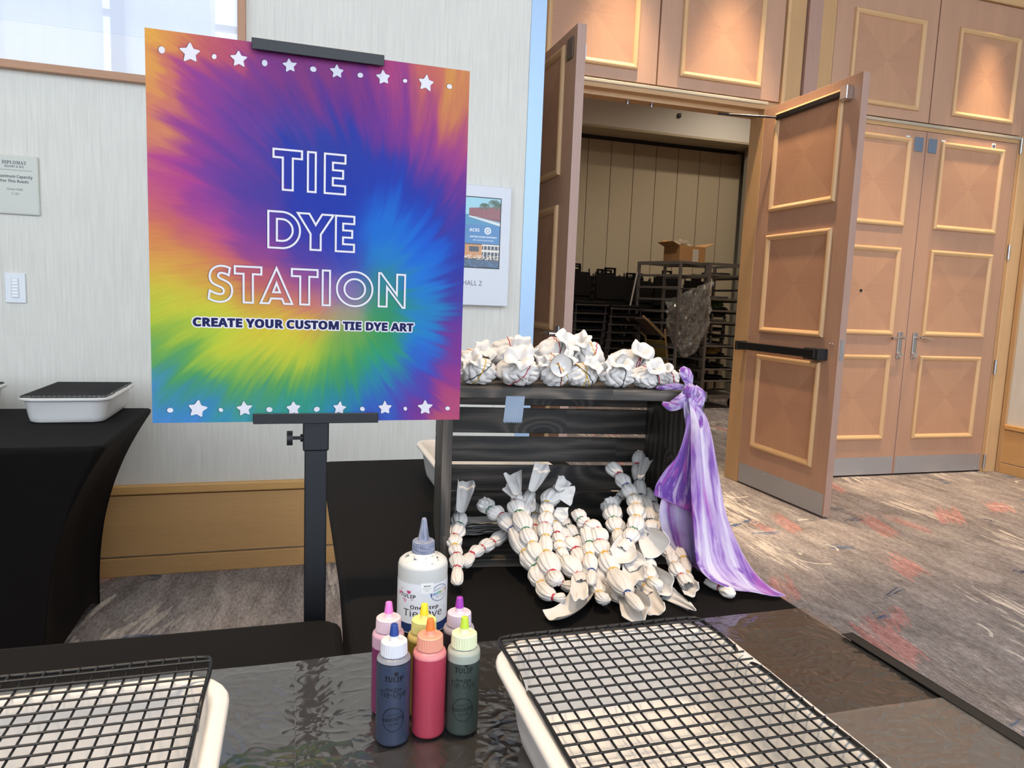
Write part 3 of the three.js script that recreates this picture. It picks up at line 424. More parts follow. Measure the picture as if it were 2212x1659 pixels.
function bottle(label, x, z, bodyHex, clearHex, capHex, tipHex, { level = 0.085, print = false, turn = 0, y = 0.7545 } = {}) {
  const t = thing('dye_bottle', label, 'dye bottle', [x, y, z], turn, 'small dye bottles');
  const R = 0.0175, bodyPts = [[0, 0.0005], [R - 0.003, 0], [R - 0.0008, 0.0012], [R, 0.004], [R, level]];
  const g = lathe(bodyPts, 48), uv = g.attributes.uv, p = g.attributes.position; for (let i = 0; i < uv.count; i++) uv.setXY(i, uv.getX(i), (p.getY(i)) / 0.094);
  mesh('body', g, phys(print ? 0xffffff : bodyHex, 0.36, { map: print ? printTex('#' + bodyHex.toString(16).padStart(6, '0'), '#050507', true) : null }), t);
  mesh('shoulder', lathe([[R, level], [R, 0.0875], [R - 0.001, 0.0905], [R - 0.0045, 0.0925], [0.0115, 0.0932], [0.0112, 0.096]], 48), phys(clearHex, 0.35), t);
  const cap = mesh('cap', [capRibs(0.0136, 0.0132, 0.013).translate(0, 0.0935, 0), lathe([[0.0132, 0.1065], [0.0122, 0.1074], [0.0098, 0.1076], [0.0095, 0.107], [0.0052, 0.1072], [0.0046, 0.1085], [0.0042, 0.114]], 40)], phys(capHex, 0.4), t);
  mesh('tip', lathe([[0.0047, 0.1125], [0.0049, 0.1128], [0.0036, 0.1235], [0.0030, 0.1242], [0, 0.1243]], 24), std(tipHex, 0.4), cap);
  return t;
}
const YB = Math.PI / 2 * 0;
bottle('small dye bottle with dark blue dye and a navy tip', 0.0965, -0.693, 0x323b50, 0x7c7e88, 0xd4d3d8, 0x1f3c86, { print: true, turn: 3.04, level: 0.0885 });
bottle('small dye bottle with coral red dye and an orange tip', 0.1345, -0.697, 0xab3a4e, 0xc97b7e, 0xe09880, 0xe5742c, { level: 0.086 });
bottle('small dye bottle with dark green dye and a lime tip', 0.1703, -0.694, 0x38433e, 0x9a9f94, 0xd9dcb6, 0xb3cf3a, { print: true, turn: 2.95, level: 0.080 });
bottle('small dye bottle with magenta dye and a pink tip, behind the blue one', 0.0975, -0.747, 0x762c59, 0xc29caf, 0xe2c3cb, 0xdb78c4, { print: true, turn: 3.7, level: 0.076 });
bottle('small dye bottle with mustard dye and a yellow tip', 0.1345, -0.7345, 0x8a7328, 0xb9a45f, 0xe6db86, 0xecd32b, { level: 0.086 });
bottle('small dye bottle with dark plum dye and a purple tip', 0.176, -0.744, 0x40384a, 0x9d95a3, 0xd9c4d2, 0x9a35a8, { level: 0.086 });
{
  const t = thing('large_dye_bottle', 'large white dye bottle with a smudged grey nozzle and a printed label', 'dye bottle', [0.1705, 0.7505, -0.95], 0.18);
  const R = 0.0345, H = 0.0975;
  const smear = dataTex(512, 256, (X, Y, u, v) => { const n = fbm(u * 16, v * 10, 3), s = smooth(0.2, 0.32, n) * smooth(0.55, 0.75, v + 0.1 * noise(u * 30, 1)); return [lerp(0.80, 0.33, s), lerp(0.80, 0.34, s), lerp(0.79, 0.38, s)]; });
  mesh('body', lathe([[0, 0.001], [R - 0.004, 0], [R - 0.001, 0.0015], [R, 0.005], [R, H - 0.006], [R - 0.0015, H - 0.001], [R - 0.006, H + 0.003], [R - 0.014, H + 0.0065], [0.0165, H + 0.009], [0.0162, H + 0.011]], 64), phys(0xffffff, 0.4, { map: smear }), t);
  mesh('base_band', lathe([[R + 0.0003, 0.0045], [R + 0.0003, 0.0165]], 64), std(0x223566, 0.45), t);
  const lab = canvasTex(1024, 640, (c, w, h) => {
    c.fillStyle = '#e9e9ee'; c.fillRect(0, 0, w, h); const R = rng(8);
    for (let k = 0; k < 34; k++) { c.fillStyle = ['#c2396f', '#d9628f', '#a83468', '#e48bab'][k % 4]; c.globalAlpha = 0.8; c.beginPath(); const a = R() * 6.3, d = R() * 120; c.ellipse(270 + Math.cos(a) * d * 1.2, 190 + Math.sin(a) * d * 0.75, 8 + R() * 36, 5 + R() * 14, R() * 3, 0, 7); c.fill(); } c.globalAlpha = 1;
    c.fillStyle = '#e9e9ee'; c.beginPath(); c.ellipse(295, 205, 120, 54, -0.05, 0, 7); c.fill(); c.textAlign = 'center'; c.fillStyle = '#16161a'; c.font = 'bold 82px sans-serif'; c.fillText('TULIP', 298, 232); c.fillStyle = '#c2396f'; c.beginPath(); c.moveTo(306, 162); c.quadraticCurveTo(280, 138, 296, 110); c.lineTo(308, 128); c.lineTo(318, 106); c.lineTo(330, 126); c.lineTo(342, 112); c.quadraticCurveTo(352, 140, 326, 164); c.fill();
    c.lineWidth = 8; c.strokeStyle = '#3b4a6a'; c.beginPath(); c.arc(720, 165, 128, 0, 7); c.stroke(); c.lineWidth = 3; c.setLineDash([10, 6]); c.beginPath(); c.arc(720, 165, 116, 0, 7); c.stroke(); c.setLineDash([]); c.save(); c.translate(720, 165); c.rotate(-0.16); c.fillStyle = '#3b4a6a'; c.font = '36px sans-serif'; c.fillText("AMERICA'S", 0, -50); c.font = 'bold 62px sans-serif'; 'FAVORITE'.split('').forEach((ch, i) => { c.fillStyle = ['#2f4f9a', '#3565b0', '#2f86b8', '#3aa07a', '#7aa83a', '#d6b43a', '#d07a3a', '#c0404f'][i]; c.fillText(ch, -112 + i * 32, 18); }); c.fillStyle = '#3b4a6a'; c.font = '40px sans-serif'; c.fillText('TIE-DYE!', 0, 66); c.restore();
    c.fillStyle = '#141418'; c.font = 'bold 84px sans-serif'; c.fillText('One-Step', 520, 400); c.font = '158px sans-serif'; c.fillText('Tie-Dye', 505, 525); c.font = '30px sans-serif'; c.fillText('®', 800, 430); c.font = 'bold 76px sans-serif'; c.fillText('X-Large', 505, 618);
  }, { repeat: false });
  const arc = 3.3, g = surf((u, v) => { const a = Math.PI / 2 + arc / 2 - v * arc; return V(Math.cos(a) * (R + 0.0004), lerp(0.0735, 0.0167, u), Math.sin(a) * (R + 0.0004)); }, 1, 48); g.rotateY(-0.28); mesh('label', g, std(0xffffff, 0.4, { map: lab, side: THREE.DoubleSide }), t);
  const stk = canvasTex(256, 256, (c, w) => { c.fillStyle = '#f2f2f0'; c.fillRect(0, 0, w, w); c.fillStyle = '#141414'; c.font = 'bold 54px sans-serif'; c.textAlign = 'center'; c.fillText('BRAD', w / 2, 92); c.font = '30px sans-serif'; c.fillText('Wearable Art', w / 2, 146); c.fillText('W/YD', w / 2, 196); }, { repeat: false });
  const g2 = surf((u, v) => { const a = Math.PI / 2 + 0.22 - v * 0.5; return V(Math.cos(a) * (R + 0.0008), lerp(0.0755, 0.0605, u), Math.sin(a) * (R + 0.0008)); }, 1, 12); g2.rotateY(-0.2); mesh('sticker', g2, std(0xffffff, 0.5, { map: stk, side: THREE.DoubleSide }), t);
  const gm = std(0xffffff, 0.55, { map: dataTex(256, 256, (X, Y, u, v) => { const n = 0.5 + fbm(u * 9, v * 5, 3); return [lerp(0.34, 0.66, n), lerp(0.36, 0.68, n), lerp(0.44, 0.76, n)]; }) });
  const cap = mesh('cap', [capRibs(0.0158, 0.0153, 0.017).translate(0, H + 0.0085, 0), lathe([[0.0153, H + 0.0255], [0.0142, H + 0.027], [0.0078, H + 0.0275]], 40)], gm, t);
  mesh('nozzle', lathe([[0.0078, H + 0.027], [0.0076, H + 0.03], [0.0036, H + 0.056], [0.0028, H + 0.0585], [0, H + 0.059]], 28), gm, cap);
}
// ---------------------------------------------------------------- the dark wooden crate lying on its side
const CR = { x: 0.234, z: -1.155, a: 8.5 * Math.PI / 180 };
const crateTex = dataTex(1024, 1024, (X, Y, u, v) => {                        // 0.5 m tile, grain along v
  let gx = u * 9 + 0.5 * fbm(u * 3, v * 1.5, 2), k = 0;
  for (const [cu, cv, s] of [[0.2, 0.3, 0.05], [0.62, 0.75, 0.07], [0.85, 0.2, 0.035], [0.4, 0.9, 0.04]]) { const d = Math.hypot((u - cu) * 1.0, (v - cv) * 0.45) / s; gx += 2.2 * Math.exp(-d * d * 0.6) * Math.sign(u - cu || 1); k = Math.max(k, Math.exp(-Math.pow(d * 1.6, 4))); }
  const ring = Math.pow(0.5 + 0.5 * Math.sin(gx * 13), 1.6), fine = noise(u * 220, v * 7, 4), b = 0.21 + 0.2 * ring + 0.09 * fine + 0.2 * fbm(u * 5, v * 2.2, 7) - 0.26 * k;
  return [b * 1.09, b * 0.98, b * 0.87];
});
M.crate = phys(0xb9b9b9, 0.55, { map: scaled(crateTex, 2, 2), bumpMap: scaled(crateTex, 2, 2), bumpScale: 0.0012 });
{
  const t = thing('wooden_crate', 'black stained wooden crate lying on its side on the table', 'crate', [CR.x, 0.7505, CR.z], -CR.a); const W = 0.46, H = 0.3145, D = 0.25, e = 0.018, o = { r: 0.0015, grain: 'x' };
  mesh('end_board', span(0, e, 0.0095, H - 0.0095, -D, 0, { r: 0.0015, grain: 'y', off: 0.1 }), M.crate, t); mesh('end_board', span(W - e, W, 0.0095, H - 0.0095, -D, 0, { r: 0.0015, grain: 'y', off: 0.47 }), M.crate, t);
  [[0.012, 0.064], [0.068, 0.1215], [0.1295, 0.1815], [0.1895, 0.2415], [0.2475, 0.300]].forEach(([a, b], i) => mesh('back_slat', span(0, W, a, b, -D - 0.01, -D, { ...o, off: i * 0.61 + 0.13 }), M.crate, t));
  [[-D, -0.170], [-0.163, -0.086], [-0.079, 0.0]].forEach(([a, b], i) => { mesh('top_slat', span(0, W + 0.004, H - 0.0185, H, a, b, { ...o, off: i * 0.37 + 0.2 }), M.crate, t); mesh('floor_slat', span(0, W, 0, 0.0145, a, b, { ...o, off: i * 0.53 + 0.4 }), M.crate, t); });
  const tp = thing('duct_tape', 'torn piece of grey tape stuck on the crate top edge', 'tape', [CR.x, 0.7505, CR.z], -CR.a);
  mesh('strip', surf((u, v) => { const w = lerp(-0.016, 0.016, v), j = u > 0.97 ? 0.0015 * Math.sin(v * 60) + 0.002 * noise(v * 20, 3) : 0; return V(0.122 + w - 0.004 * u, 0.3005 - u * 0.0445 + j, 0.0012 + 0.004 * Math.sin(u * 2.5) * u); }, 24, 24, { thick: 0.0004 }), std(0x8391a3, 0.7, { bumpMap: weave, bumpScale: 0.0004 }), tp);
}
const ROLLS = [
  ["tied white cloth roll against the left crate board, red tail band",[0,2,3,2,5,2,2,1],[[300,828,-1278],[287,818,-1239],[278,809,-1200],[264,800,-1169],[258,793,-1140],[256,787,-1114],[250,778,-1082],[240,768,-1038]],[8.6,12.6,12.2,11.1,9.3,9.9,8.1],[[[278,835,-1191],[310,867,-1283],[0.95,-0.17,0.27],8.2,17.6,120]]],
  ["small tied cloth roll with three red bands lying on the crate floor",[0,2,2,2,1],[[358,793,-1185],[329,788,-1160],[307,785,-1144],[284,782,-1125],[265,776,-1093]],[10.7,11.3,9.5,9.2],[]],
  ["long tied cloth roll with a blue band curving to the front, red last band",[1,3,2,4,5,3,5,2,1],[[328,842,-1233],[337,833,-1205],[352,827,-1184],[363,814,-1147],[367,794,-1084],[374,782,-1046],[369,770,-1009],[372,770,-959],[390,770,-955]],[13.5,13.3,13.9,14.2,14.5,14.8,11.4,7.0],[[[330,843,-1194],[322,848,-1212],[0.66,0.75,-0.05],6.6,10.1,60]]],
  ["tied cloth roll with three green bands and flared corners at its top",[0,2,2,3,3,5,3,1],[[388,863,-1219],[387,858,-1206],[380,851,-1189],[376,839,-1156],[375,823,-1113],[376,810,-1081],[378,797,-1046],[385,790,-1025]],[7.7,9.2,14.0,13.6,11.7,10.6,8.2],[[[376,868,-1172],[385,893,-1232],[0.95,0.22,0.24],7.4,17.2,110],[[377,865,-1177],[371,879,-1211],[0.8,0.59,0.08],8.3,15.2,60]]],
  ["short tied cloth roll with one blue band and a pointed flared top",[0,4,0,1],[[427,864,-1239],[419,858,-1225],[399,844,-1188],[383,831,-1154]],[6.9,10.2,9.9],[[[406,870,-1185],[452,902,-1253],[0.84,-0.37,0.39],6.7,16.8,100]]],
  ["tied cloth roll with mostly yellow bands and a wide flared top",[0,5,5,5,2,5,5,2,1],[[470,869,-1211],[461,864,-1201],[431,851,-1168],[422,840,-1141],[410,830,-1116],[402,818,-1088],[392,804,-1051],[386,788,-1006],[380,788,-970]],[8.6,14.4,10.7,11.3,11.0,10.0,14.1,10.7],[[[452,873,-1173],[479,887,-1202],[0.74,-0.51,0.43],7.5,14.6,90],[[458,868,-1178],[481,864,-1164],[-0.26,-0.95,0.17],8.4,18.4,70],[[438,845,-1141],[455,841,-1126],[-0.38,-0.91,0.15],6.5,13.8,60]]],
  ["tied cloth roll squeezed below the yellow banded one, red bands",[0,5,2,2,2,2,1],[[419,835,-1212],[415,826,-1185],[404,814,-1152],[402,801,-1111],[402,784,-1062],[405,767,-1010],[423,766,-997]],[11.9,10.0,9.7,9.4,9.0,8.1],[[[405,839,-1164],[404,848,-1186],[0.86,0.49,0.14],7.4,13.4,100]]],
  ["tied cloth roll ending in a wide loose strip on the table",[0,5,2,5,5,0,2,0],[[448,834,-1163],[437,824,-1137],[431,814,-1109],[427,806,-1087],[424,800,-1072],[424,793,-1052],[431,779,-1012],[426,776,-983]],[9.9,9.7,9.5,9.4,8.5,14.3,10.3],[[[430,778,-1000],[398,778,-924],[-0.92,-0.01,-0.39],13.2,13.6,70]]],
  ["tied cloth roll with two black bands in the middle of the heap",[0,6,6,0,5,1],[[459,822,-1166],[463,814,-1142],[469,804,-1111],[474,793,-1077],[476,780,-1037],[470,766,-999]],[10.8,12.2,12.0,11.7,11.3],[]],
  ["tied cloth roll with three red bands and a yellow band near its tip",[0,2,2,2,0,5,1],[[444,813,-1134],[448,804,-1106],[454,795,-1077],[454,783,-1040],[455,772,-1006],[445,770,-956],[443,770,-927]],[10.5,13.5,13.1,12.0,10.2,9.1],[]],
  ["slim tied cloth roll with green, yellow and blue bands",[0,3,5,4,1],[[481,821,-1101],[474,809,-1068],[464,799,-1042],[453,787,-1007],[433,784,-961]],[9.5,9.3,9.8,6.5],[]],
  ["longest tied cloth roll in front, blue last band and open cloth end",[1,3,2,2,2,5,5,4,1],[[484,841,-1149],[481,832,-1125],[486,828,-1112],[498,822,-1093],[491,811,-1064],[488,800,-1035],[487,786,-997],[472,786,-914],[464,786,-857]],[10.7,10.6,13.7,13.4,13.1,13.5,13.6,8.0],[[[491,770,-959],[472,770,-860],[-0.81,-0.57,-0.15],8.6,23.6,150]]],
  ["tied cloth roll rising at the back with red tip band",[1,2,4,5,5,5,3,4,0],[[585,901,-1243],[591,887,-1210],[592,874,-1178],[592,862,-1150],[587,852,-1125],[575,839,-1096],[556,826,-1070],[536,816,-1048],[515,807,-1031]],[12.5,12.3,12.9,12.6,13.2,12.9,11.8,9.3],[[[535,817,-1056],[503,798,-1003],[-0.86,0.13,-0.49],11.0,22.4,120],[[522,806,-1032],[528,795,-987],[-0.72,-0.69,-0.09],10.8,17.8,60],[[532,789,-1023],[505,780,-957],[-0.9,-0.2,-0.39],13.8,17.3,140]]],
  ["tied cloth roll standing highest against the right crate board",[1,2,4,6,0,6,1],[[675,914,-1291],[652,894,-1255],[634,874,-1208],[617,856,-1169],[612,839,-1129],[605,828,-1105],[599,816,-1078]],[10.3,10.9,10.6,12.0,12.5,13.9],[[[628,880,-1200],[673,908,-1257],[0.82,-0.28,0.5],5.3,12.1,110]]],
  ["tied cloth roll with black bands along the right crate board",[0,6,0,6,1],[[648,856,-1205],[642,841,-1165],[637,830,-1136],[632,818,-1105],[627,805,-1073]],[10.6,10.3,11.0,9.9],[]],
  ["tied cloth roll with one green and one yellow band at the back right",[0,0,3,5,0],[[556,850,-1169],[552,843,-1151],[542,830,-1121],[537,818,-1093],[527,804,-1059]],[11.9,14.2,13.9,10.4],[]],
  ["short tied cloth roll with one black band at the back right",[0,6,0,1],[[605,855,-1208],[583,848,-1191],[559,840,-1174],[540,837,-1168]],[7.9,9.5,9.4],[]],
  ["tied cloth roll with red and yellow bands below the open white cloth cup",[0,2,5,0,5,1],[[577,816,-1101],[567,803,-1063],[560,791,-1029],[550,781,-999],[544,776,-976],[543,776,-948]],[12.1,11.0,13.0,12.0,9.5],[[[574,820,-1053],[579,807,-1007],[-0.69,-0.72,-0.11],12.6,25.2,200],[[557,775,-1012],[565,770,-946],[-0.61,-0.8,0.01],12.2,18.9,170],[[563,762,-960],[572,762,-892],[-0.54,-0.84,0.07],14.7,5.6,60]]],
  ["tied cloth roll with yellow and red bands at the right of the heap",[0,0,5,2,0],[[617,794,-1072],[616,786,-1043],[610,780,-1021],[607,772,-991],[602,768,-959]],[9.6,9.4,11.6,9.0],[[[614,766,-1005],[604,764,-939],[-0.7,-0.7,-0.12],7.7,14.6,90]]],
  ["thin tied cloth roll with yellow bands beside the purple bandana",[0,5,5,1],[[643,787,-1075],[640,780,-1042],[624,771,-1003],[617,765,-980]],[8.9,8.6,6.9],[]],
  ["tied cloth tip with a red band peeping out under the purple bandana",[0,2,1],[[653,762,-985],[659,762,-957],[662,762,-925]],[7.6,8.9],[]],
  ["loosely tied cloth roll with one yellow band at the front right",[0,0,0,5,0],[[547,799,-1118],[540,785,-1066],[538,772,-1021],[536,763,-978],[531,763,-943]],[11.3,11.7,11.3,10.9],[[[537,766,-989],[504,766,-874],[-0.84,-0.48,-0.24],12.0,14.7,120]]],
  ["short tied cloth roll with one yellow band behind the longest one",[0,0,5,1],[[498,784,-1075],[492,773,-1030],[483,764,-984],[473,764,-939]],[11.7,12.0,9.3],[[[482,766,-1010],[470,764,-970],[-0.9,-0.34,-0.28],6.0,8.7,60]]],
];
const SCARF = [[[636,1050,-1070],[650,1050,-1072],[643,1051,-1064],[657,1052,-1070]],[[641,1024,-1073],[654,1024,-1071],[644,1026,-1058],[677,1025,-1063]],[[648,991,-1072],[656,992,-1070],[641,996,-1049],[682,999,-1052]],[[635,943,-1070],[659,943,-1068],[638,951,-1037],[685,961,-1038]],[[610,895,-1068],[662,893,-1066],[633,906,-1023],[689,912,-1022]],[[601,863,-1066],[666,852,-1064],[630,871,-1008],[692,869,-1005]],[[609,822,-1064],[673,802,-1062],[627,829,-992],[704,826,-986]],[[636,784,-1061],[681,758,-1059],[625,795,-975],[720,788,-965]],[[663,763,-1059],[704,757,-1057],[635,779,-956],[736,767,-944]],[[677,753,-1056],[664,768,-937],[662,768,-937],[757,755,-921]]];
const WING = [[[639,1030,-1058],[642,1031,-1056]],[[635,994,-1058],[647,986,-1056]],[[623,958,-1058],[651,946,-1056]],[[602,935,-1058],[655,905,-1056]],[[586,909,-1058],[658,880,-1056]],[[584,892,-1058],[660,857,-1056]]];
// ---------------------------------------------------------------- tied cloth rolls spilling out of the crate (millimetres)
const mmv = (a) => V(a[0] / 1000, a[1] / 1000, a[2] / 1000);
function flapGeo(b, t, side, w0, w1, curl, seed) {                            // a loose corner of cloth fanning out from a band
  const B = mmv(b), T = mmv(t), S = V(...side).normalize(), d = T.clone().sub(B), L = d.length(), D = d.clone().normalize(), N = S.clone().cross(D).normalize(); if (N.y < 0) N.negate();
  const half = curl * Math.PI / 360, f = (u, v) => {
    const s = v * 2 - 1, w = lerp(w0, w1, Math.pow(u, 0.75)) / 1000, ph = s * half, rho = w / Math.max(0.35, Math.sin(Math.min(half, 1.45))), len = u * (1 - 0.16 * s * s + 0.05 * Math.sin(seed + s * 4));
    return B.clone().addScaledVector(D, L * len).addScaledVector(S, Math.sin(ph) * rho).addScaledVector(N, (1 - Math.cos(ph)) * rho * 0.9 + 0.0018 * u * Math.sin(s * 7 + seed * 3 + u * 4) + 0.003 * u * noise(u * 3 + seed, s * 2, seed));
  };
  const pts = []; for (let k = 0; k <= 20; k++) pts.push(f(1, k / 20));
  return [surf(f, 16, 22, { thick: 0.0007 }), tube(pts, 0.0009, 40, 6)];
}
const BANDS = ['.', 'e', 'r', 'g', 'b', 'y', 'k'];                            // 0 free, 1 closed end, then band colours
ROLLS.forEach(([label, nums, pts, bulk, flaps], id) => {
  const code = nums.map((k) => BANDS[k]);
  const t = thing('cloth_roll', label, 'cloth roll', [0, 0, 0], 0, 'white tied cloth rolls in the crate'), P = pts.map(mmv), n = P.length, bul = bulk.map((r) => r * 1.2), curve = new THREE.CatmullRomCurve3(P, false, 'centripetal'), R = rng(77 + id), geos = [], ph = R() * 9, kf = 7 + Math.floor(R() * 4);
  const rb = (i) => { const c = code[i], near = Math.min(bul[Math.max(0, i - 1)] ?? 99, bul[Math.min(i, bul.length - 1)] ?? 99) / 1000; return c === 'e' ? 0.0008 : c === '.' ? near * 0.86 : Math.max(0.0045, near * 0.56); };
  const rad = (i, f) => { const a = rb(i), b = rb(i + 1), m = bul[i] / 1000; if (code[i + 1] === 'e') return f < 0.55 ? lerp(a, m, Math.pow(Math.sin(f / 0.55 * Math.PI / 2), 0.8)) : m * Math.sqrt(Math.max(0.002, 1 - Math.pow((f - 0.55) / 0.45, 2.6))); if (code[i] === 'e') { const q = 1 - f; return q < 0.55 ? lerp(b, m, Math.pow(Math.sin(q / 0.55 * Math.PI / 2), 0.8)) : m * Math.sqrt(Math.max(0.002, 1 - Math.pow((q - 0.55) / 0.45, 2.6))); } const s = Math.pow(Math.sin(Math.PI * f), 0.62); return lerp(lerp(a, b, f), m, s); };
  const NU = (n - 1) * 18, NV = 64, fr = []; let nrm = V(0, 1, 0);
  for (let i = 0; i <= NU; i++) { const tt = i / NU, c = curve.getPoint(tt), d = curve.getTangent(tt); nrm = nrm.clone().addScaledVector(d, -nrm.dot(d)).normalize(); fr.push([c, nrm, d.clone().cross(nrm).normalize()]); }
  geos.push(surf((u, v) => {
    const q = u * (n - 1), i = Math.min(n - 2, Math.floor(q)), f = q - i, k = Math.round(u * NU), [c, N, B] = fr[k], a = v * Math.PI * 2, r = rad(i, f), tie = Math.pow(Math.abs(2 * f - 1), 2.2);
    const va = v === 1 ? 0 : v * Math.PI * 2, fold = Math.pow(1 - Math.abs(Math.sin(va * kf / 2 + ph + i * 1.7 + 1.4 * noise(u * 7, Math.cos(va), id))), 2.2) + 0.5 * Math.pow(1 - Math.abs(Math.sin(va * 8 + ph * 2 + i + 2 * noise(u * 11, Math.sin(va), id + 3))), 3), soft = noise(Math.cos(va) * 1.6 + id, Math.sin(va) * 1.6, u * n * 1.5);
    const rr = r * (1 - 0.34 * Math.min(1, fold) * (0.4 + 0.6 * tie) + 0.15 * soft); const sq = 0.86;
    return c.clone().addScaledVector(N, Math.cos(a) * rr * sq).addScaledVector(B, Math.sin(a) * rr * 1.06);
  }, NU, NV, { closedV: true }));
  flaps.forEach((f, k) => geos.push(...flapGeo(...f, id * 1.7 + k * 2.3)));
  if (label.includes('wide loose strip')) {                                   // long flat tail lying on the table
    const A = [[445, 765, -1046], [441, 763, -1014], [430, 762, -984], [410, 761, -954], [388, 760, -932], [366, 760, -918], [349, 761, -914]].map(mmv), c = new THREE.CatmullRomCurve3(A), w = (u) => lerp(0.008, 0.0185, smooth(0, 0.22, u));
    geos.push(surf((u, v) => { const p = c.getPoint(u), d = c.getTangent(u), s = V(d.z, 0, -d.x).normalize(), q = v * 2 - 1; return p.addScaledVector(s, q * w(u)).add(V(0, 0.011 * q * q * (1 - 0.3 * u) + (q > 0 ? 0.004 * q : 0) - 0.004, 0)); }, 50, 16, { thick: 0.0008 }));
  }
  const lo = geos.map((g) => { const p = g.attributes.position; for (let i = 0; i < p.count; i++) if (p.getY(i) < 0.7512) p.setY(i, 0.7512 + 0.0004 * (i % 3)); return g; });
  mesh('cloth', lo, M.cotton, t);
  for (let i = 1; i < n - 1; i++) if (BAND[code[i]]) {
    const c = P[i], k = i * 18, [, N, B] = fr[k], d = curve.getTangent(k / NU), r = rb(i) * 0.9 + 0.0006, turns = 3 + Math.floor(R() * 2), pp = []; for (let s = 0; s <= turns * 14; s++) { const a = s / 14 * Math.PI * 2, off = (s / (turns * 14) - 0.5) * turns * 0.0016 + 0.0006 * Math.sin(a * 0.7 + i); pp.push(c.clone().addScaledVector(N, Math.cos(a) * r * 0.9).addScaledVector(B, Math.sin(a) * r * 1.05).addScaledVector(d, off)); }
    mesh('rubber_band', tube(pp, 0.0011, turns * 18, 6), BAND[code[i]], t);
  }
});
{ // flat folded cloths lying deep in the crate, left
  [[0.335, 0.770, -1.275, 0.11, 0.05, 'folded white cloth lying on the crate floor, lowest'], [0.33, 0.780, -1.28, 0.1, 0.045, 'folded white cloth lying on top of the other folded cloth']].forEach(([x, y, z, w, d, l], k) => {
    const t = tag(mesh('folded_cloth', [0, 1, 2].map((i) => surf((u, v) => V(x + (u - 0.5) * w * (1 - 0.08 * i), y + i * 0.0032 + 0.004 * noise(u * 4 + k, v * 3, i) + 0.002 * Math.cos(v * 6.28), z + (v - 0.5) * d), 20, 16, { thick: 0.0028 })), M.cotton), l, 'cloth');
  });
}
// ---------------------------------------------------------------- crumpled bundles on top of the crate
const BUN = [ // label, x, z, half width, height, band codes, lift
  ['front row bundle next to the poster edge, gold and black bands', 0.300, -1.185, 0.032, 0.047, 'yk', 0], ['front row bundle second from the poster with a pointed corner hanging', 0.369, -1.172, 0.039, 0.05, 'r', 0], ['front row bundle with an open round cloth mouth and orange bands', 0.4335, -1.163, 0.030, 0.058, 'oyk', 0],
  ['front row bundle with a crossed yellow band', 0.480, -1.158, 0.032, 0.042, 'yyk', 0], ['front row bundle with a round cloth ear', 0.5435, -1.146, 0.034, 0.046, 'k', 0], ['front row bundle with one dark red band near the purple knot', 0.602, -1.138, 0.032, 0.040, 'rk', 0], ['small bundle behind the purple knot with a red band', 0.648, -1.15, 0.021, 0.035, 'r', 0],
  ['rear bundle with green and orange bands beside the poster', 0.313, -1.272, 0.032, 0.056, 'goo', 0], ['rear bundle with a tall ruffled crown, second from the poster', 0.380, -1.274, 0.042, 0.078, 'r', 0], ['rear bundle with a sharp pointed tip and green band', 0.467, -1.268, 0.038, 0.082, 'grk', 0],
  ['rear bundle with a smooth round front in the middle', 0.532, -1.262, 0.036, 0.076, 'yr', 0], ['rear bundle with an upright red band on its front', 0.607, -1.236, 0.044, 0.062, 'rrk', 0], ['small cream bundle glimpsed between two rear bundles', 0.428, -1.318, 0.022, 0.06, 'y', 0]];
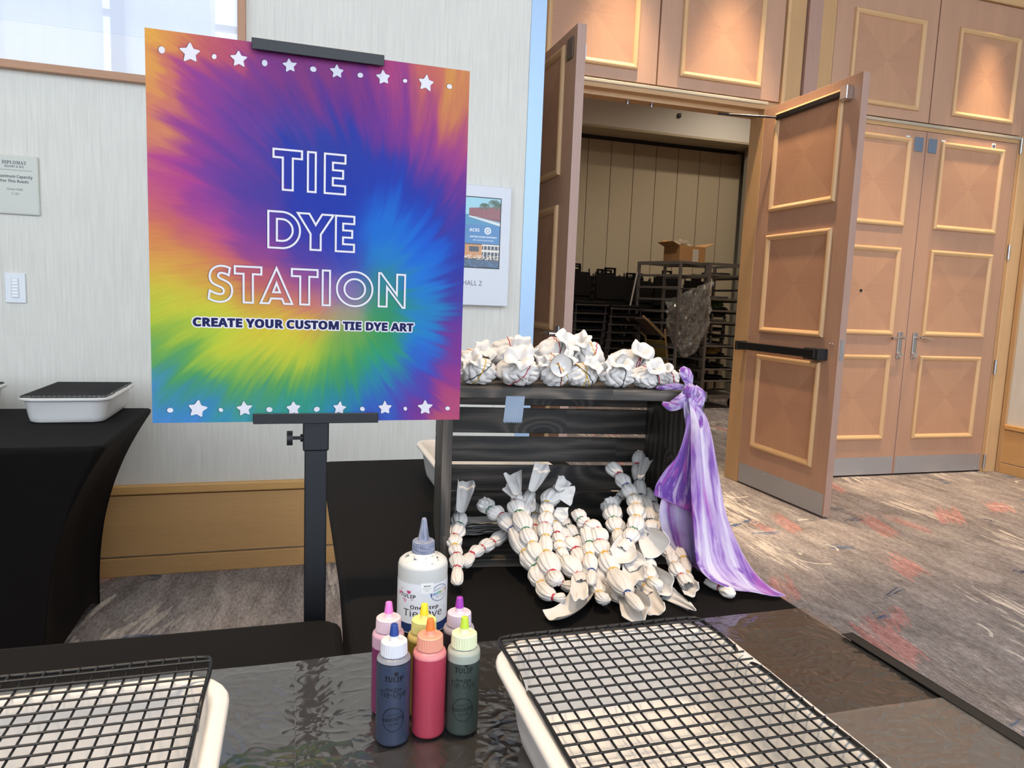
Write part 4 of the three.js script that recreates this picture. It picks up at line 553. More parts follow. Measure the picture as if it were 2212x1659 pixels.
BUN.forEach(([label, x, z, w, h, bands], id) => {
  const y0 = 1.0655, t = thing('cloth_bundle', label.replace('bundle', 'white cloth bundle'), 'cloth bundle', [x, y0, z], 0, 'white cloth bundles on the crate'), R = rng(300 + id), kA = 9 + Math.floor(R() * 4), ax = V(R() - 0.5, 0.5 + R() * 0.6, 0.35 + R() * 0.6).normalize(), q = new THREE.Quaternion().setFromUnitVectors(V(0, 1, 0), ax), ry = h * 0.5;
  const rr = (d) => { const l = d.clone().applyQuaternion(q.clone().invert()), th = Math.acos(clamp(l.y, -1, 1)), ph = Math.atan2(l.z, l.x), g = Math.sin(th); return 1 - 0.17 * Math.pow(1 - Math.abs(Math.sin(kA * ph / 2 + 2.4 * noise(th * 1.6, id, 1) + 1.2 * th)), 1.8) * (0.4 + 0.6 * g) + 0.13 * noise(d.x * 1.9 + id * 3, d.y * 1.9, d.z * 1.9) + 0.05 * (1 - Math.abs(noise(d.x * 4 + id, d.y * 4 + 2, d.z * 4))) - 0.02; };
  const at = (d, k = 1) => { const r = rr(d) * k; const p = V(d.x * w * r, ry * 0.96 + d.y * ry * r, d.z * w * 0.92 * r); p.y = Math.max(p.y, 0.0005); return p; };
  const dir = (u, v) => { const th = u * Math.PI, a = v === 1 ? 0 : v * Math.PI * 2; return V(Math.sin(th) * Math.cos(a), Math.cos(th), Math.sin(th) * Math.sin(a)); };
  const geos = [surf((u, v) => at(dir(u, v)), 72, 120, { closedV: true })];
  const rosette = (pole, r0, r1, waves, amp, seed) => {                        // gathered loose cloth opening like a ruffle
    const c = at(pole, 0.9), e1 = pole.clone().cross(V(0.3, 0.2, 1)).normalize(), e2 = pole.clone().cross(e1), f = (u, v) => { const a = v === 1 ? 0 : v * 6.2832, r = lerp(r0, r1 * (1 + 0.3 * noise(Math.cos(a) * 1.3 + seed, Math.sin(a) * 1.3, 2)), u), wv = Math.sin(a * waves + seed) * amp * u + 0.5 * amp * u * Math.sin(a * (waves * 2 - 1) + seed * 2); return c.clone().addScaledVector(e1, Math.cos(a) * r).addScaledVector(e2, Math.sin(a) * r).addScaledVector(pole, w * (0.1 + 0.42 * Math.sin(u * 2.2)) + wv); }, rim = []; for (let k = 0; k < 70; k++) rim.push(f(1, k / 70));
    geos.push(surf(f, 12, 90, { thick: 0.0006, closedV: true }), tube(rim, 0.0008, 140, 5, true));
  };
  rosette(ax, w * 0.1, w * (0.5 + 0.2 * R()), 3 + Math.floor(R() * 2), w * 0.11, id * 1.3);
  const sd = V(R() < 0.5 ? -0.8 : 0.8, 0.1 + 0.4 * R(), 0.5).normalize(); if (id % 2 === 0) rosette(sd, w * 0.08, w * 0.4, 3, w * 0.09, id * 2.1);
  if (/pointed/.test(label)) { const d = label.includes('tip') ? V(0.35, 0.9, 0.2).normalize() : V(0, -0.35, 0.95).normalize(), b = at(d, 0.85), tip = at(d, 1).addScaledVector(d, w * 0.35); geos.push(...flapGeo(b.toArray().map((v) => v * 1000), tip.toArray().map((v) => v * 1000), [1, 0, 0], w * 420, w * 90, 120, id)); }
  if (label.includes('round cloth')) { const d = V(-0.05, label.includes('ear') ? 0.75 : 0.25, 0.8).normalize(), b = at(d, 0.9), tip = at(d, 1.1), s = V(1, 0, 0); const c = tip.clone().add(V(0, 0.002, 0.004)); const rad = w * (label.includes('ear') ? 0.36 : 0.62); geos.push(surf((u, v) => { const a = v === 1 ? 0 : v * 6.2832; return V(c.x + Math.cos(a) * rad * u, c.y + Math.sin(a) * rad * u * 1.05 + (label.includes('ear') ? rad * 0.6 : 0), c.z - 0.011 * (1 - u * u) + 0.0028 * Math.sin(a * 3 + 1) * u * u); }, 8, 36, { thick: 0.0007, closedV: true })); }
  for (const g of geos) { const p = g.attributes.position; for (let i = 0; i < p.count; i++) if (p.getY(i) < 0.0004) p.setY(i, 0.0004); }
  mesh('cloth', geos, M.cotton, t);
  [...bands].forEach((c, k) => { const nrm = V(0.6 * (R() - 0.5) + (k % 2 ? 0.5 : 1), (R() - 0.5) * 1.2, 0.3 * (R() - 0.5)).normalize(), e1 = nrm.clone().cross(V(0, 0, 1)).normalize(), e2 = nrm.clone().cross(e1), pp = []; for (let s = 0; s < 60; s++) { const a = s / 60 * 6.2832; pp.push(at(e1.clone().multiplyScalar(Math.cos(a)).addScaledVector(e2, Math.sin(a)).normalize(), 1.012)); } mesh('rubber_band', tube(pp, 0.00085, 180, 6, true), BAND[c], t); });
});
// ---------------------------------------------------------------- purple tie-dye bandana knotted to the crate
{
  const t = thing('purple_bandana', 'purple and white tie-dye bandana knotted on the crate corner, hanging to the table', 'bandana');
  const dye = (dense) => dataTex(768, 1024, (X, Y, u, v) => {                  // v = 1 at the knot
    const s = 1 - v, ang = (u - 0.5) * (0.35 + 0.9 * s) * 7 + 0.8 * fbm(u * 3, s * 3, 5), st = noise(ang * 1.5, s * 1.6, 4) + 0.55 * noise(ang * 4, s * 2.6, 8), b = fbm(u * 4, s * 5, 11), fine = noise(u * 70, s * 26, 3), blot = smooth(0.2, 0.36, fbm(u * 6, s * 7, 31)) * smooth(0.55, 0.8, s);
    let w = clamp(0.62 + 0.85 * st + 0.6 * b + 0.1 * fine - dense - 0.55 * blot); const pink = smooth(0.0, 0.3, fbm(u * 3.2, s * 3, 17) + 0.15 * smooth(0.7, 1, s)), tip = smooth(0.94, 1, s) * 0.7 * smooth(0.3, 0.9, u); w *= 1 - tip;
    const deep = [lerp(0.46, 0.72, pink), lerp(0.27, 0.34, pink), lerp(0.68, 0.72, pink)], pale = [0.90, 0.87, 0.95], mid = [0.76, 0.66, 0.87];
    return [0, 1, 2].map((k) => w < 0.5 ? lerp(deep[k], mid[k], w * 2) : lerp(mid[k], pale[k], w * 2 - 1));
  });
  const cloth = (tex) => phys(0xd6d6d6, 0.85, { map: tex, sheen: 0.3, sheenColor: hex(0xd8c8f0), side: THREE.DoubleSide, bumpMap: scaled(weave, 10, 10), bumpScale: 0.0003 });
  const rows = SCARF.map((r) => r.map(mmv)), cols = [0, 1, 2, 3].map((c) => new THREE.CatmullRomCurve3(rows.map((r) => r[c]))), stops = [0, 0.36, 0.4, 1];
  const f = (u, v) => { const k = v < 0.36 ? 0 : v < 0.4 ? 1 : 2, tt = (v - stops[k]) / (stops[k + 1] - stops[k]), A = cols[k].getPoint(u), B = cols[k + 1].getPoint(u), p = A.lerp(B, tt), e = Math.sin(Math.PI * tt) * smooth(0, 0.2, u); p.z += k === 2 ? e * (0.012 * Math.sin(tt * 7 + u * 2.2) * (1 - 0.55 * u) + 0.006) : k === 0 ? e * 0.006 * Math.sin(tt * 9 + 1) : 0; p.y = Math.max(p.y, 0.7525); return p; };
  const edge = []; for (let k = 0; k <= 60; k++) edge.push(f(1, k / 60)); const edgeR = []; for (let k = 0; k <= 60; k++) edgeR.push(f(k / 60, 1));
  mesh('cloth', [surf(f, 70, 90, { thick: 0.0009 }), tube(edge, 0.0011, 120, 6), tube(edgeR, 0.0009, 120, 6)], cloth(dye(0.08)), t);
  const wl = new THREE.CatmullRomCurve3(WING.map((r) => mmv(r[0]))), wr = new THREE.CatmullRomCurve3(WING.map((r) => mmv(r[1]))), fw = (u, v) => { const p = wl.getPoint(u).lerp(wr.getPoint(u), v); p.z += 0.005 * Math.sin(v * 5 + u * 3) * u * (1 - v); return p; }, we = []; for (let k = 0; k <= 40; k++) we.push(fw(k / 40, 0)); for (let k = 1; k <= 40; k++) we.push(fw(1, k / 40));
  mesh('folded_corner', [surf(fw, 40, 26, { thick: 0.0009 }), tube(we, 0.001, 120, 6)], cloth(dye(0.55)), t);
  const kc = V(0.650, 1.066, -1.075), km = cloth(dye(0.2)), blob = (c, sx, sy, sz, q, seed) => { const g = surf((u, v) => { const th = u * Math.PI, a = v === 1 ? 0 : v * 6.2832, d = V(Math.sin(th) * Math.cos(a), Math.cos(th), Math.sin(th) * Math.sin(a)), r = 1 - 0.14 * Math.pow(Math.abs(Math.sin(a * 2.5 + seed + d.y * 2)), 0.7); return V(d.x * sx * r, d.y * sy * r, d.z * sz * r); }, 30, 48, { closedV: true }); return g.applyMatrix4(new THREE.Matrix4().makeRotationFromEuler(new THREE.Euler(...q))).translate(c.x, c.y, c.z); };
  const taper = (pts, r, seed, flat = 0.6) => { const c = new THREE.CatmullRomCurve3(pts.map((p) => V(...p))), rc = (u) => { const q = u * (r.length - 1), i = Math.min(r.length - 2, Math.floor(q)); return lerp(r[i], r[i + 1], q - i); }; let N = V(0, 0, 1); return surf((u, v) => { const p = c.getPoint(u), d = c.getTangent(u), n = V(0, 0, 1).addScaledVector(d, -d.z).normalize(), b = d.clone().cross(n), a = v === 1 ? 0 : v * 6.2832, rr = rc(u) * (1 - 0.22 * Math.pow(Math.abs(Math.sin(a * 2.5 + seed)), 0.6)); return p.addScaledVector(n, Math.cos(a) * rr * flat).addScaledVector(b, Math.sin(a) * rr); }, 28, 40, { closedV: true }); };
  mesh('knot', [blob(kc, 0.0135, 0.0165, 0.013, [0, 0, 0.35], 1), taper([[0.660, 1.076, -1.077], [0.668, 1.064, -1.068], [0.664, 1.046, -1.066], [0.650, 1.040, -1.064]], [0.005, 0.009, 0.009, 0.004], 2), taper([[0.648, 1.066, -1.078], [0.636, 1.049, -1.078], [0.622, 1.040, -1.086], [0.610, 1.0445, -1.096]], [0.009, 0.014, 0.011, 0.003], 5), taper([[0.646, 1.072, -1.082], [0.632, 1.0735, -1.092], [0.618, 1.0705, -1.104], [0.606, 1.0685, -1.114]], [0.006, 0.007, 0.006, 0.002], 8, 0.4)], km, t);
  mesh('ear', [taper([[0.650, 1.074, -1.078], [0.646, 1.090, -1.079], [0.640, 1.101, -1.081], [0.636, 1.109, -1.083]], [0.006, 0.0125, 0.0125, 0.004], 3, 0.45)], km, t);
  mesh('throat', [taper([[0.652, 1.062, -1.071], [0.655, 1.045, -1.067], [0.662, 1.025, -1.064], [0.668, 1.005, -1.062]], [0.010, 0.013, 0.013, 0.010], 7, 0.5)], km, t);
}
// ---------------------------------------------------------------- sign stand and poster
{
  const t = thing('sign_stand', 'black metal floor stand gripping the poster at its top and bottom', 'sign stand'), m = M.blackMetal, zc = -1.05;
  mesh('base', box(0.34, 0.012, 0.2, 0.027, 0.007, -1.11, { r: 0.004 }), m, t); mesh('pole', box(0.031, 1.01, 0.024, 0.027, 0.515, zc, { r: 0.002 }), m, t);
  mesh('back_pole', box(0.024, 0.55, 0.016, 0.027, 1.255, zc, { r: 0.002 }), m, t); mesh('sleeve', box(0.036, 0.052, 0.029, 0.027, 1.012, zc, { r: 0.0025 }), m, t);
  const k = mesh('knob', [rod([0.006, 1.003, zc], [-0.008, 1.003, zc], 0.0025), new THREE.CylinderGeometry(0.0105, 0.0105, 0.008, 22).rotateZ(Math.PI / 2).translate(-0.009, 1.003, zc), new THREE.CylinderGeometry(0.0055, 0.0055, 0.004, 14).rotateZ(Math.PI / 2).translate(0.0075, 1.003, zc)], M.black, t); void k;
  for (const [n, y, s] of [['top_clip', 1.5345, -1], ['bottom_ledge', 1.030, 1]]) mesh(n, [box(0.170, 0.0145, 0.0022, 0.028, y + s * 0.006, -1.0225, { r: 0.0009 }), box(0.170, 0.0022, 0.023, 0.028, y, -1.033, { r: 0.0009 }), box(0.170, 0.0145, 0.0022, 0.028, y + s * 0.006, -1.0435, { r: 0.0009 })], m, t);
}
const posterTex = canvasTex(1536, 1840, (c, W, H) => {
  const S = [[0,.02,'e8b04a'],[.03,.12,'e0a055'],[0,.25,'d88c62'],[0,.4,'c4607c'],[0,.48,'d8804f'],[0,.55,'e09858'],[0,.62,'dcc040'],[0,.7,'b9c840'],[0,.78,'6fa850'],[0,.86,'4a9a8a'],[0,.93,'4a8fd0'],[.03,1,'5a8ae0'],[.1,.05,'d07a5a'],[.2,.05,'b85070'],[.1,.15,'c05080'],[.1,.3,'b04090'],[.1,.42,'b84090'],[.1,.52,'d08050'],[.12,.6,'e0b048'],[.1,.68,'c8cc40'],[.1,.78,'8cb840'],[.1,.86,'3f9a6a'],[.1,.94,'3f88c0'],[.2,.15,'9a3f90'],[.2,.25,'7a3a95'],[.2,.4,'7c3c98'],[.2,.5,'c04890'],[.2,.58,'d88050'],[.2,.66,'d8c840'],[.2,.76,'c4d040'],[.2,.86,'4f9f58'],[.2,.95,'3a8fb8'],[.35,.1,'8a3a88'],[.35,.2,'6a3a95'],[.35,.35,'4c389a'],[.35,.5,'6a3a9a'],[.35,.57,'b04888'],[.35,.64,'d07850'],[.35,.72,'d8c040'],[.35,.8,'c8d040'],[.35,.88,'4a9a58'],[.35,.96,'409aa8'],[.5,.05,'8a3a80'],[.5,.13,'6a3590'],[.5,.22,'2f3a9c'],[.5,.35,'1a35a5'],[.5,.5,'2a38a8'],[.5,.57,'6a3f9a'],[.5,.64,'c86090'],[.5,.70,'d88a50'],[.5,.77,'dcd038'],[.5,.84,'9cc040'],[.5,.91,'2f9068'],[.5,.97,'3aa0a0'],[.62,.05,'903a80'],[.62,.13,'6a3090'],[.62,.25,'1f38a0'],[.62,.4,'1535a5'],[.62,.52,'2540b0'],[.62,.6,'5050a8'],[.62,.66,'c090b0'],[.62,.74,'90b050'],[.62,.82,'4fa050'],[.62,.9,'2a9080'],[.62,.97,'2a80c0'],[.75,.08,'b04080'],[.75,.18,'6a3090'],[.75,.3,'1a38a8'],[.75,.42,'0a60c8'],[.75,.48,'1080d8'],[.75,.56,'2a80b8'],[.75,.64,'2f9070'],[.75,.74,'3a9858'],[.75,.84,'2aa080'],[.75,.92,'2a78d0'],[.75,.98,'4a48b0'],[.87,.06,'c86a60'],[.87,.15,'a84088'],[.87,.25,'5a3598'],[.87,.38,'1838a8'],[.87,.48,'1060d0'],[.87,.58,'1a78d8'],[.87,.68,'2288c0'],[.87,.78,'2080d8'],[.87,.86,'3a50c0'],[.87,.94,'7a3898'],[1,.03,'d89a50'],[1,.1,'c87060'],[1,.2,'b04888'],[1,.3,'7a3590'],[1,.42,'3a38a0'],[1,.55,'3038a0'],[1,.65,'4a3a9c'],[1,.75,'7a3595'],[1,.85,'8a3890'],[1,.93,'a84088'],[.3,.76,'d4d03c'],[.42,.745,'e2ca3c'],[.45,.8,'d8d43a'],[.12,.72,'c8d040'],[.25,.8,'c6d43e'],[.3,.13,'7a3a90'],[.8,.13,'7a3590'],[.27,.3,'6a3a96'],[.94,.34,'5a3598'],[.42,.17,'5c3894'],[.15,.22,'8c3c94'],[.92,.2,'8a3a90'],[1,1,'c86070']]
    .map(([u, v, h]) => [u - 0.128 * u * (1 - u), v * 1.2, parseInt(h.slice(0, 2), 16), parseInt(h.slice(2, 4), 16), parseInt(h.slice(4), 16)]);
  const GW = 128, GH = 154, G = new Float32Array(GW * GH * 3);                 // smooth colour field
  for (let y = 0; y < GH; y++) for (let x = 0; x < GW; x++) { const u = x / (GW - 1), v = y / (GH - 1) * 1.2; let a = 0, r = 0, g = 0, b = 0; for (const s of S) { const d = (s[0] - u) ** 2 + (s[1] - v) ** 2, w = 1 / (Math.pow(d, 3.6) + 0.00000002); a += w; r += w * s[2]; g += w * s[3]; b += w * s[4]; } G.set([r / a, g / a, b / a], (y * GW + x) * 3); }
  const get = (u, v, k) => { const x = clamp(u) * (GW - 1), y = clamp(v) * (GH - 1), i = Math.min(GW - 2, Math.floor(x)), j = Math.min(GH - 2, Math.floor(y)), f = x - i, h = y - j, q = (a, b) => G[((j + b) * GW + i + a) * 3 + k]; return lerp(lerp(q(0, 0), q(1, 0), f), lerp(q(0, 1), q(1, 1), f), h); };
  const im = c.createImageData(W, H), cu = 0.60, cv = 0.64;
  for (let y = 0; y < H; y++) for (let x = 0; x < W; x++) {
    const u = x / W, v = y / H, dx = u - cu, dy = (v - cv) * 1.2, r = Math.hypot(dx, dy), th = Math.atan2(dy, dx) + 0.5 * r, cx = Math.cos(th), cy = Math.sin(th);
    const st = noise(cx * 3, cy * 3, r * 4) * 0.35 + noise(cx * 11, cy * 11, r * 3 + 5) * 0.95 + noise(cx * 27, cy * 27, r * 6 + 9) * 0.5 + noise(cx * 75, cy * 75, r * 18) * 0.16, rr = r * (1 - 0.18 * st), uu = cu + dx / (r || 1) * rr, vv = cv + dy / (r || 1) * rr / 1.2, fine = 1 + 0.04 * noise(cx * 160, cy * 160, r * 14), i = (y * W + x) * 4;
    const C = [0, 1, 2].map((k) => get(uu, vv, k)), g = (C[0] + C[1] + C[2]) / 3; for (let k = 0; k < 3; k++) im.data[i + k] = clamp((g + (C[k] - g) * 1.06) * fine, 0, 255); im.data[i + 3] = 255;
  }
  c.putImageData(im, 0, 0);
  const Q = rng(6), star = (x, y, s, rot) => { c.save(); c.translate(x, y); c.rotate(rot); c.beginPath(); const P = []; for (let k = 0; k < 10; k++) { const a = -Math.PI / 2 + k * Math.PI / 5, r = (k % 2 ? 0.5 : 1.0) * s * (0.92 + 0.16 * Q()); P.push([Math.cos(a) * r, Math.sin(a) * r]); } const mid = (a, b, t) => [lerp(a[0], b[0], t), lerp(a[1], b[1], t)]; let p0 = mid(P[9], P[0], 0.62); c.moveTo(...p0); for (let k = 0; k < 10; k++) { const nx = P[(k + 1) % 10]; if (k % 2 === 0) { c.quadraticCurveTo(...P[k], ...mid(P[k], nx, 0.36)); c.lineTo(...mid(P[k], nx, 0.9)); } else { c.quadraticCurveTo(...P[k], ...mid(P[k], nx, 0.12)); c.lineTo(...mid(P[k], nx, 0.64)); } } c.closePath(); c.fill(); c.restore(); }, dot = (x, y, r) => { c.save(); c.translate(x, y); c.rotate(Q() * 3); c.beginPath(); c.ellipse(0, 0, r, r * 0.85, 0, 0, 7); c.fill(); c.restore(); };
  c.fillStyle = '#f1f0fa'; c.shadowColor = 'rgba(20,15,40,0.75)'; c.shadowBlur = 5; c.shadowOffsetX = -2;
  [.046, .193, .34, .487, .635, .781, .931].forEach((u, i) => { dot(u * W, .0485 * H, [16, 12, 15, 15, 14, 11, 14][i]); dot([.052, .203, .353, .505, .657, .805, .956][i] * W, .966 * H, [14, 11, 15, 15, 13, 11, 13][i]); });
  [.125, .264, .415, .561, .71, .851].forEach((u, i) => { star(u * W, .047 * H, [50, 42, 38, 38, 40, 46][i], (Q() - 0.5) * 0.3); star([.132, .275, .43, .58, .734, .875][i] * W, .9635 * H, [50, 44, 42, 40, 42, 46][i], (Q() - 0.5) * 0.3); });
  c.shadowBlur = 4; c.lineJoin = 'miter'; c.strokeStyle = '#f4f3fb';
  // outlined geometric capitals; each glyph in a unit cell of height 1, stem width s
  const s = 0.26, poly = (P) => { P.forEach((p, i) => i ? c.lineTo(...p) : c.moveTo(...p)); c.closePath(); };
  const GL = {
    T: [0.74, () => poly([[0, 0], [.74, 0], [.74, .2], [.5, .2], [.5, 1], [.24, 1], [.24, .2], [0, .2]])], I: [0.26, () => poly([[0, 0], [s, 0], [s, 1], [0, 1]])],
    E: [0.56, () => poly([[0, 0], [.56, 0], [.56, .21], [.22, .21], [.22, .4], [.5, .4], [.5, .6], [.22, .6], [.22, .79], [.56, .79], [.56, 1], [0, 1]])],
    D: [0.82, () => { c.moveTo(0, 0); c.lineTo(.36, 0); c.arc(.36, .5, .5, -Math.PI / 2, Math.PI / 2); c.lineTo(0, 1); c.closePath(); c.moveTo(.23, .2); c.lineTo(.36, .2); c.arc(.36, .5, .3, -Math.PI / 2, Math.PI / 2); c.lineTo(.23, .8); c.closePath(); }],
    Y: [0.82, () => poly([[0, 0], [.27, 0], [.42, .3], [.57, 0], [.84, 0], [.54, .56], [.54, 1], [.3, 1], [.3, .56]])],
    A: [0.92, () => { poly([[.46, 0], [.92, 1], [.68, 1], [.62, .86], [.3, .86], [.24, 1], [0, 1]]); poly([[.46, .42], [.56, .68], [.36, .68]]); }],
    N: [0.78, () => poly([[0, 0], [.06, 0], [.54, .62], [.54, .02], [.78, .02], [.78, 1], [.72, 1], [.24, .4], [.24, .98], [0, .98]])],
    O: [1.0, () => { c.moveTo(1, .5); c.arc(.5, .5, .5, 0, 6.284); c.closePath(); c.moveTo(.79, .5); c.arc(.5, .5, .29, 0, 6.284); c.closePath(); }],
    S: [0.66, () => { c.moveTo(.62, .06); c.bezierCurveTo(.3, -.08, .04, .08, .04, .3); c.bezierCurveTo(.04, .62, .44, .52, .44, .7); c.bezierCurveTo(.44, .84, .22, .8, .04, .7); c.lineTo(0, .92); c.bezierCurveTo(.34, 1.1, .68, .98, .68, .68); c.bezierCurveTo(.68, .36, .28, .42, .28, .28); c.bezierCurveTo(.28, .18, .42, .18, .58, .26); c.closePath(); }],
  };
  const word = (list, y, h) => { for (const [ch, u0, u1] of list) { c.save(); c.translate(u0 * W + 5, y * H + 5); c.scale(((u1 - u0) * W - 10) / GL[ch][0], h * H - 10); c.beginPath(); GL[ch][1](); c.restore(); c.lineWidth = 10; c.stroke(); } };
  word([['T', .363, .457], ['I', .469, .5], ['E', .522, .594]], .261, .110); word([['D', .347, .447], ['Y', .438, .555], ['E', .559, .625]], .424, .102); word([['S', .166, .241], ['T', .245, .332], ['A', .323, .428], ['T', .42, .508], ['I', .518, .548], ['O', .564, .688], ['N', .703, .798]], .575, .101);
  c.shadowBlur = 0; c.shadowOffsetX = 0; c.font = 'bold 56px sans-serif'; c.textAlign = 'left'; const txt = 'CREATE YOUR CUSTOM TIE DYE ART', tw = c.measureText(txt).width, want = 0.706 * W, yy = 0.7395 * H; c.save(); c.translate(0.121 * W, yy); c.scale(want / tw, 1); c.lineJoin = 'round'; c.lineWidth = 15; c.strokeStyle = '#f4f1fa'; c.strokeText(txt, 0, 0); c.lineWidth = 4; c.strokeStyle = '#141a56'; c.strokeText(txt, 0, 0); c.fillStyle = '#141a56'; c.fillText(txt, 0, 0); c.restore();
}, { repeat: false });
{
  const t = thing('poster', 'rainbow tie-dye poster board reading TIE DYE STATION', 'poster', [0.0255, 1.2815, -1.0335]), w = 0.418, h = 0.502;
  mesh('board', box(w, h, 0.005, 0, 0, 0), std(0xe9e9ec, 0.7), t);
  mesh('print', new THREE.PlaneGeometry(w, h).translate(0, 0, 0.0027), phys(0xcecece, 0.55, { map: posterTex, specularIntensity: 0.35 }), t);
}
// ---------------------------------------------------------------- store room: stacked chairs, tray racks, box
{
  const cm = phys(0x0a0807, 0.85, { specularIntensity: 0.3 }), fm = phys(0x2b2521, 0.5, { metalness: 0.2 }), proto = new THREE.Group();
  const bar = (n, g, m = cm) => mesh(n, g, m, proto);
  bar('seat', box(0.42, 0.045, 0.4, 0, 0.44, 0, { r: 0.02 })); bar('backrest', box(0.42, 0.3, 0.028, 0, 0.67, -0.225, { r: 0.012, rx: -0.12 }));
  bar('hand_hold', [span(-0.075, -0.055, 0.81, 0.915, -0.265, -0.24), span(0.055, 0.075, 0.81, 0.915, -0.265, -0.24), span(-0.075, 0.075, 0.896, 0.918, -0.267, -0.238), span(-0.075, 0.075, 0.81, 0.852, -0.265, -0.238)], cm);
  for (const s of [-1, 1]) { bar('leg', rod([s * 0.2, 0.0, 0.2], [s * 0.2, 0.43, 0.19], 0.011), fm); bar('leg', rod([s * 0.2, 0.0, -0.24], [s * 0.2, 0.86, -0.25], 0.011), fm); }
  bar('seat_rail', box(0.46, 0.018, 0.02, 0, 0.415, 0.21, { r: 0.004 }), fm);
  const ord = ['topmost', 'second from the top', 'third from the top', 'fourth from the top', 'fifth from the top', 'sixth from the top', 'seventh from the top', 'eighth from the top', 'lowest'];
  const st = [[2.75, -7.95, 0], [3.2, -7.98, 0.02], [3.65, -7.95, -0.02], [2.95, -8.48, 0.01], [3.4, -8.48, -0.01], [3.85, -8.48, 0.02], [4.3, -8.48, 0], [4.75, -8.5, 0.02], [3.1, -8.99, 0], [3.55, -8.99, 0], [4.0, -8.99, 0], [4.45, -8.99, 0], [4.92, -8.99, 0], [5.5, -8.99, 0]];
  const where = ['front row stack nearest the left door leaf', 'front row second stack', 'front row stack beside the leaning pole', 'middle row stack nearest the left door leaf', 'middle row second stack', 'middle row stack behind the leaning pole', 'middle row stack left of the tray racks', 'middle row stack behind the left tray rack', 'rear row stack nearest the left door leaf', 'rear row second stack', 'rear row third stack', 'rear row stack left of the cardboard box', 'rear row stack below the cardboard box', 'rear row stack behind the right tray rack'];
  st.forEach(([x, z, turn], i) => { const n = 9, rise = [0.091, 0.098, 0.094][i % 3]; for (let k = 0; k < n; k++) { const o = proto.clone(); o.name = numbered('stacking_chair'); o.position.set(x + k * 0.012, 0.002 + k * rise, z); o.rotation.y = 0.1 + turn; scene.add(o); tag(o, 'stacking chair, ' + ord[n - 1 - k].replace(' from the top', '') + ' of the ' + where[i], 'chair', 'black chairs stacked in the store room'); } });
}
function trayRack(label, x, z, turn, trays, n, foods) {
  const t = thing('tray_rack', label, 'tray rack', [x, 0, z], turn, 'tall grey tray racks'), m = phys(0x8b8784, 0.42, { metalness: 0.7 }), w = 0.52, d = 0.62, h = 1.76;
  for (const sx of [-1, 1]) for (const sz of [-1, 1]) mesh('post', span(sx * w / 2 - 0.016, sx * w / 2 + 0.016, 0.13, h, sz * d / 2 - 0.016, sz * d / 2 + 0.016, { r: 0.003 }), m, t);
  mesh('top_frame', [span(-w / 2, w / 2, h - 0.03, h, -d / 2 - 0.01, -d / 2 + 0.02), span(-w / 2, w / 2, h - 0.03, h, d / 2 - 0.02, d / 2 + 0.01), span(-w / 2 - 0.01, -w / 2 + 0.02, h - 0.03, h, -d / 2, d / 2), span(w / 2 - 0.02, w / 2 + 0.01, h - 0.03, h, -d / 2, d / 2)], m, t);
  mesh('base_frame', [span(-w / 2 - 0.02, w / 2 + 0.02, 0.12, 0.16, -d / 2 - 0.02, d / 2 + 0.02)], m, t);
  for (let k = 0; k < n; k++) for (const sx of [-1, 1]) mesh('runner', span(sx * w / 2 - 0.022, sx * w / 2 + 0.022, 0.3 + k * 0.142, 0.325 + k * 0.142, -d / 2, d / 2), m, t);
  for (const sx of [-1, 1]) for (const sz of [-1, 1]) mesh('caster', [new THREE.CylinderGeometry(0.055, 0.055, 0.03, 18).rotateZ(Math.PI / 2).translate(sx * w / 2 * 0.85, 0.056, sz * d / 2 * 0.85), box(0.05, 0.03, 0.06, sx * w / 2 * 0.85, 0.115, sz * d / 2 * 0.85)], M.black, t);
  const c = Math.cos(turn), s = Math.sin(turn);
  trays.forEach((k, i) => {
    const y = 0.327 + k * 0.142, tr = thing('tray', 'metal tray ' + ['lowest of all', 'second from the bottom', 'third from the bottom', 'empty and fourth from the bottom', 'with the pale bowl', 'with the green leaves', 'with the grey metal bowl', 'highest of all'][i] + ' in the ' + label.replace('tall grey ', ''), 'tray', [x, y, z], turn, 'trays in the ' + label.replace('tall grey ', '')); mesh('pan', [span(-0.24, 0.24, 0, 0.004, -0.3, 0.3), span(-0.24, 0.24, 0, 0.022, 0.295, 0.3), span(-0.24, 0.24, 0, 0.022, -0.3, -0.295), span(-0.24, -0.235, 0, 0.022, -0.3, 0.3), span(0.235, 0.24, 0, 0.022, -0.3, 0.3)], M.steel, tr);
    const f = foods[i]; if (f) { const o = thing(f[0], f[1] + ' standing in the right tray rack', f[3] ?? 'bowl', [x + 0.05 * c, y + 0.0045, z], turn); mesh('bowl', lathe([[0.08, 0], [0.13, 0.004], [0.17, 0.03], [0.175, 0.05], [0.165, 0.048], [0.12, 0.012], [0, 0.01]], 28).scale(1, 0.9, 1), std(f[2], 0.5), o); if (f[4]) for (let q = 0; q < 10; q++) mesh('leafy_piece', new THREE.IcosahedronGeometry(0.045, 1).scale(1, 0.7, 1).translate(0.09 * Math.cos(q * 2.4) * Math.sqrt(q / 10), 0.045 + 0.02 * (q % 3), 0.09 * Math.sin(q * 2.4) * Math.sqrt(q / 10)), std(f[4], 0.7, { flatShading: true }), o); }
  });
  return t;
}
trayRack('tall grey right tray rack', 4.95, -7.85, 0.06, [0, 1, 2, 3, 5, 6, 7, 9], 10, [['serving_platter', 'black platter', 0x17161a], ['serving_platter', 'black round platter', 0x1b191c], ['serving_platter', 'dark platter with golden pieces', 0x1c1a18, 'bowl', 0xb08a3a], null, ['serving_bowl', 'pale grey bowl', 0x9a958e], ['serving_bowl', 'dark bowl of green leaves', 0x22231f, 'bowl', 0x4f6a2c], ['serving_bowl', 'grey metal bowl', 0x77736e], ['serving_platter', 'black lidded platter', 0x141316]]);
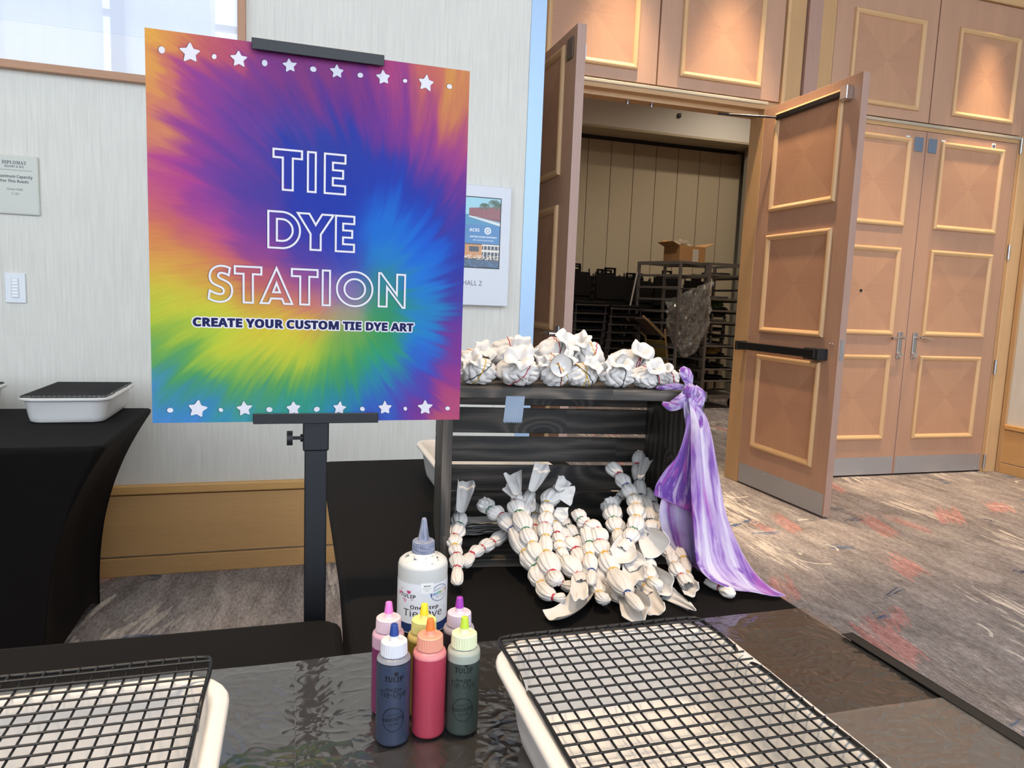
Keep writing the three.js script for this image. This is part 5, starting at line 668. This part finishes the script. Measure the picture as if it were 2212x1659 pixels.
trayRack('tall grey left tray rack', 4.42, -8.02 + 0.12, 0.42, [], 11, []);
{ // crumpled clear wrap hanging on the left rack, the open box on top, pole, folding chair
  const t = tag(mesh('plastic_wrap', surf((u, v) => { const x = lerp(4.22, 4.74, v), top = 1.55, y = lerp(top - 0.25 * (1 - v), lerp(0.98, 0.62, Math.sin(v * 3.1)), u); return V(x + 0.03 * noise(u * 4, v * 3, 2), y + 0.02 * noise(v * 9, u * 4, 5), -7.5 - 0.12 * (1 - v) + 0.05 * noise(u * 5, v * 6, 3) + 0.035 * noise(u * 9 + v * 6, v * 14, 9)); }, 90, 90), phys(0xf0eee8, 0.14, { transmission: 0.84, thickness: 0, ior: 1.9, side: THREE.DoubleSide })), 'crumpled clear plastic wrap hanging over the left tray rack', 'plastic wrap'); void t;
  const b = thing('cardboard_box', 'open brown cardboard box on top of the left tray rack', 'box', [4.60, 1.762, -7.95], 0.15), card = std(0xa67c4e, 0.85);
  mesh('body', [span(-0.2, 0.2, 0, 0.008, -0.15, 0.15), span(-0.2, 0.2, 0, 0.2, 0.145, 0.15), span(-0.2, 0.2, 0, 0.2, -0.15, -0.145), span(-0.2, -0.195, 0, 0.2, -0.15, 0.15), span(0.195, 0.2, 0, 0.2, -0.15, 0.15)], card, b);
  mesh('flap', box(0.16, 0.005, 0.3, 0.27, 0.225, 0, { rz: 0.35 }), card, b); mesh('flap', box(0.12, 0.005, 0.3, -0.25, 0.22, 0, { rz: -0.4 }), card, b); mesh('flap', box(0.4, 0.1, 0.005, 0, 0.235, -0.17, { rx: -0.5 }), card, b);
  mesh('shipping_label', box(0.09, 0.15, 0.001, 0.05, 0.09, 0.151), std(0xbdb5a8, 0.8), b);
  tag(mesh('crumpled_film', surf((u, v) => { const th = u * Math.PI, a = v === 1 ? 0 : v * 6.2832, d = V(Math.sin(th) * Math.cos(a), Math.cos(th), Math.sin(th) * Math.sin(a)), r = 1 + 0.8 * noise(d.x * 3, d.y * 3, d.z * 3); return V(4.55 + d.x * 0.1 * r, 1.955 + d.y * 0.07 * r, -7.93 + d.z * 0.08 * r); }, 24, 36, { closedV: true }), phys(0xd9d2c4, 0.15, { transmission: 0.6, thickness: 0, flatShading: true })), 'ball of clear film sticking out of the cardboard box', 'plastic film');
  tag(mesh('leaning_pole', rod([3.6, 0.01, -7.75], [4.02, 1.62, -8.05], 0.013), phys(0x9b978f, 0.4, { metalness: 0.5 })), 'thin grey pole leaning in front of the stacked chairs', 'pole');
  const f = thing('folding_chair', 'folded chair with a tan frame leaning beside the left tray rack', 'chair', [4.05, 0, -7.75], 0.3), tan = std(0x9a7f55, 0.6);
  for (const s of [-0.17, 0.17]) { mesh('frame_tube', rod([0.12, 0.95, s], [0.3, 0.02, s], 0.012), tan, f); mesh('frame_tube', rod([-0.25, 1.1, s], [0.14, 0.84, s], 0.012), tan, f); }
  mesh('seat', box(0.34, 0.02, 0.36, -0.03, 0.975, 0, { rz: -0.59, r: 0.006 }), std(0x4a3b34, 0.6), f); mesh('panel', box(0.02, 0.38, 0.34, 0.2, 0.62, 0, { rz: 0.2, r: 0.006 }), std(0x8f7c3e, 0.6), f);
}
renderer.render(scene, camera);
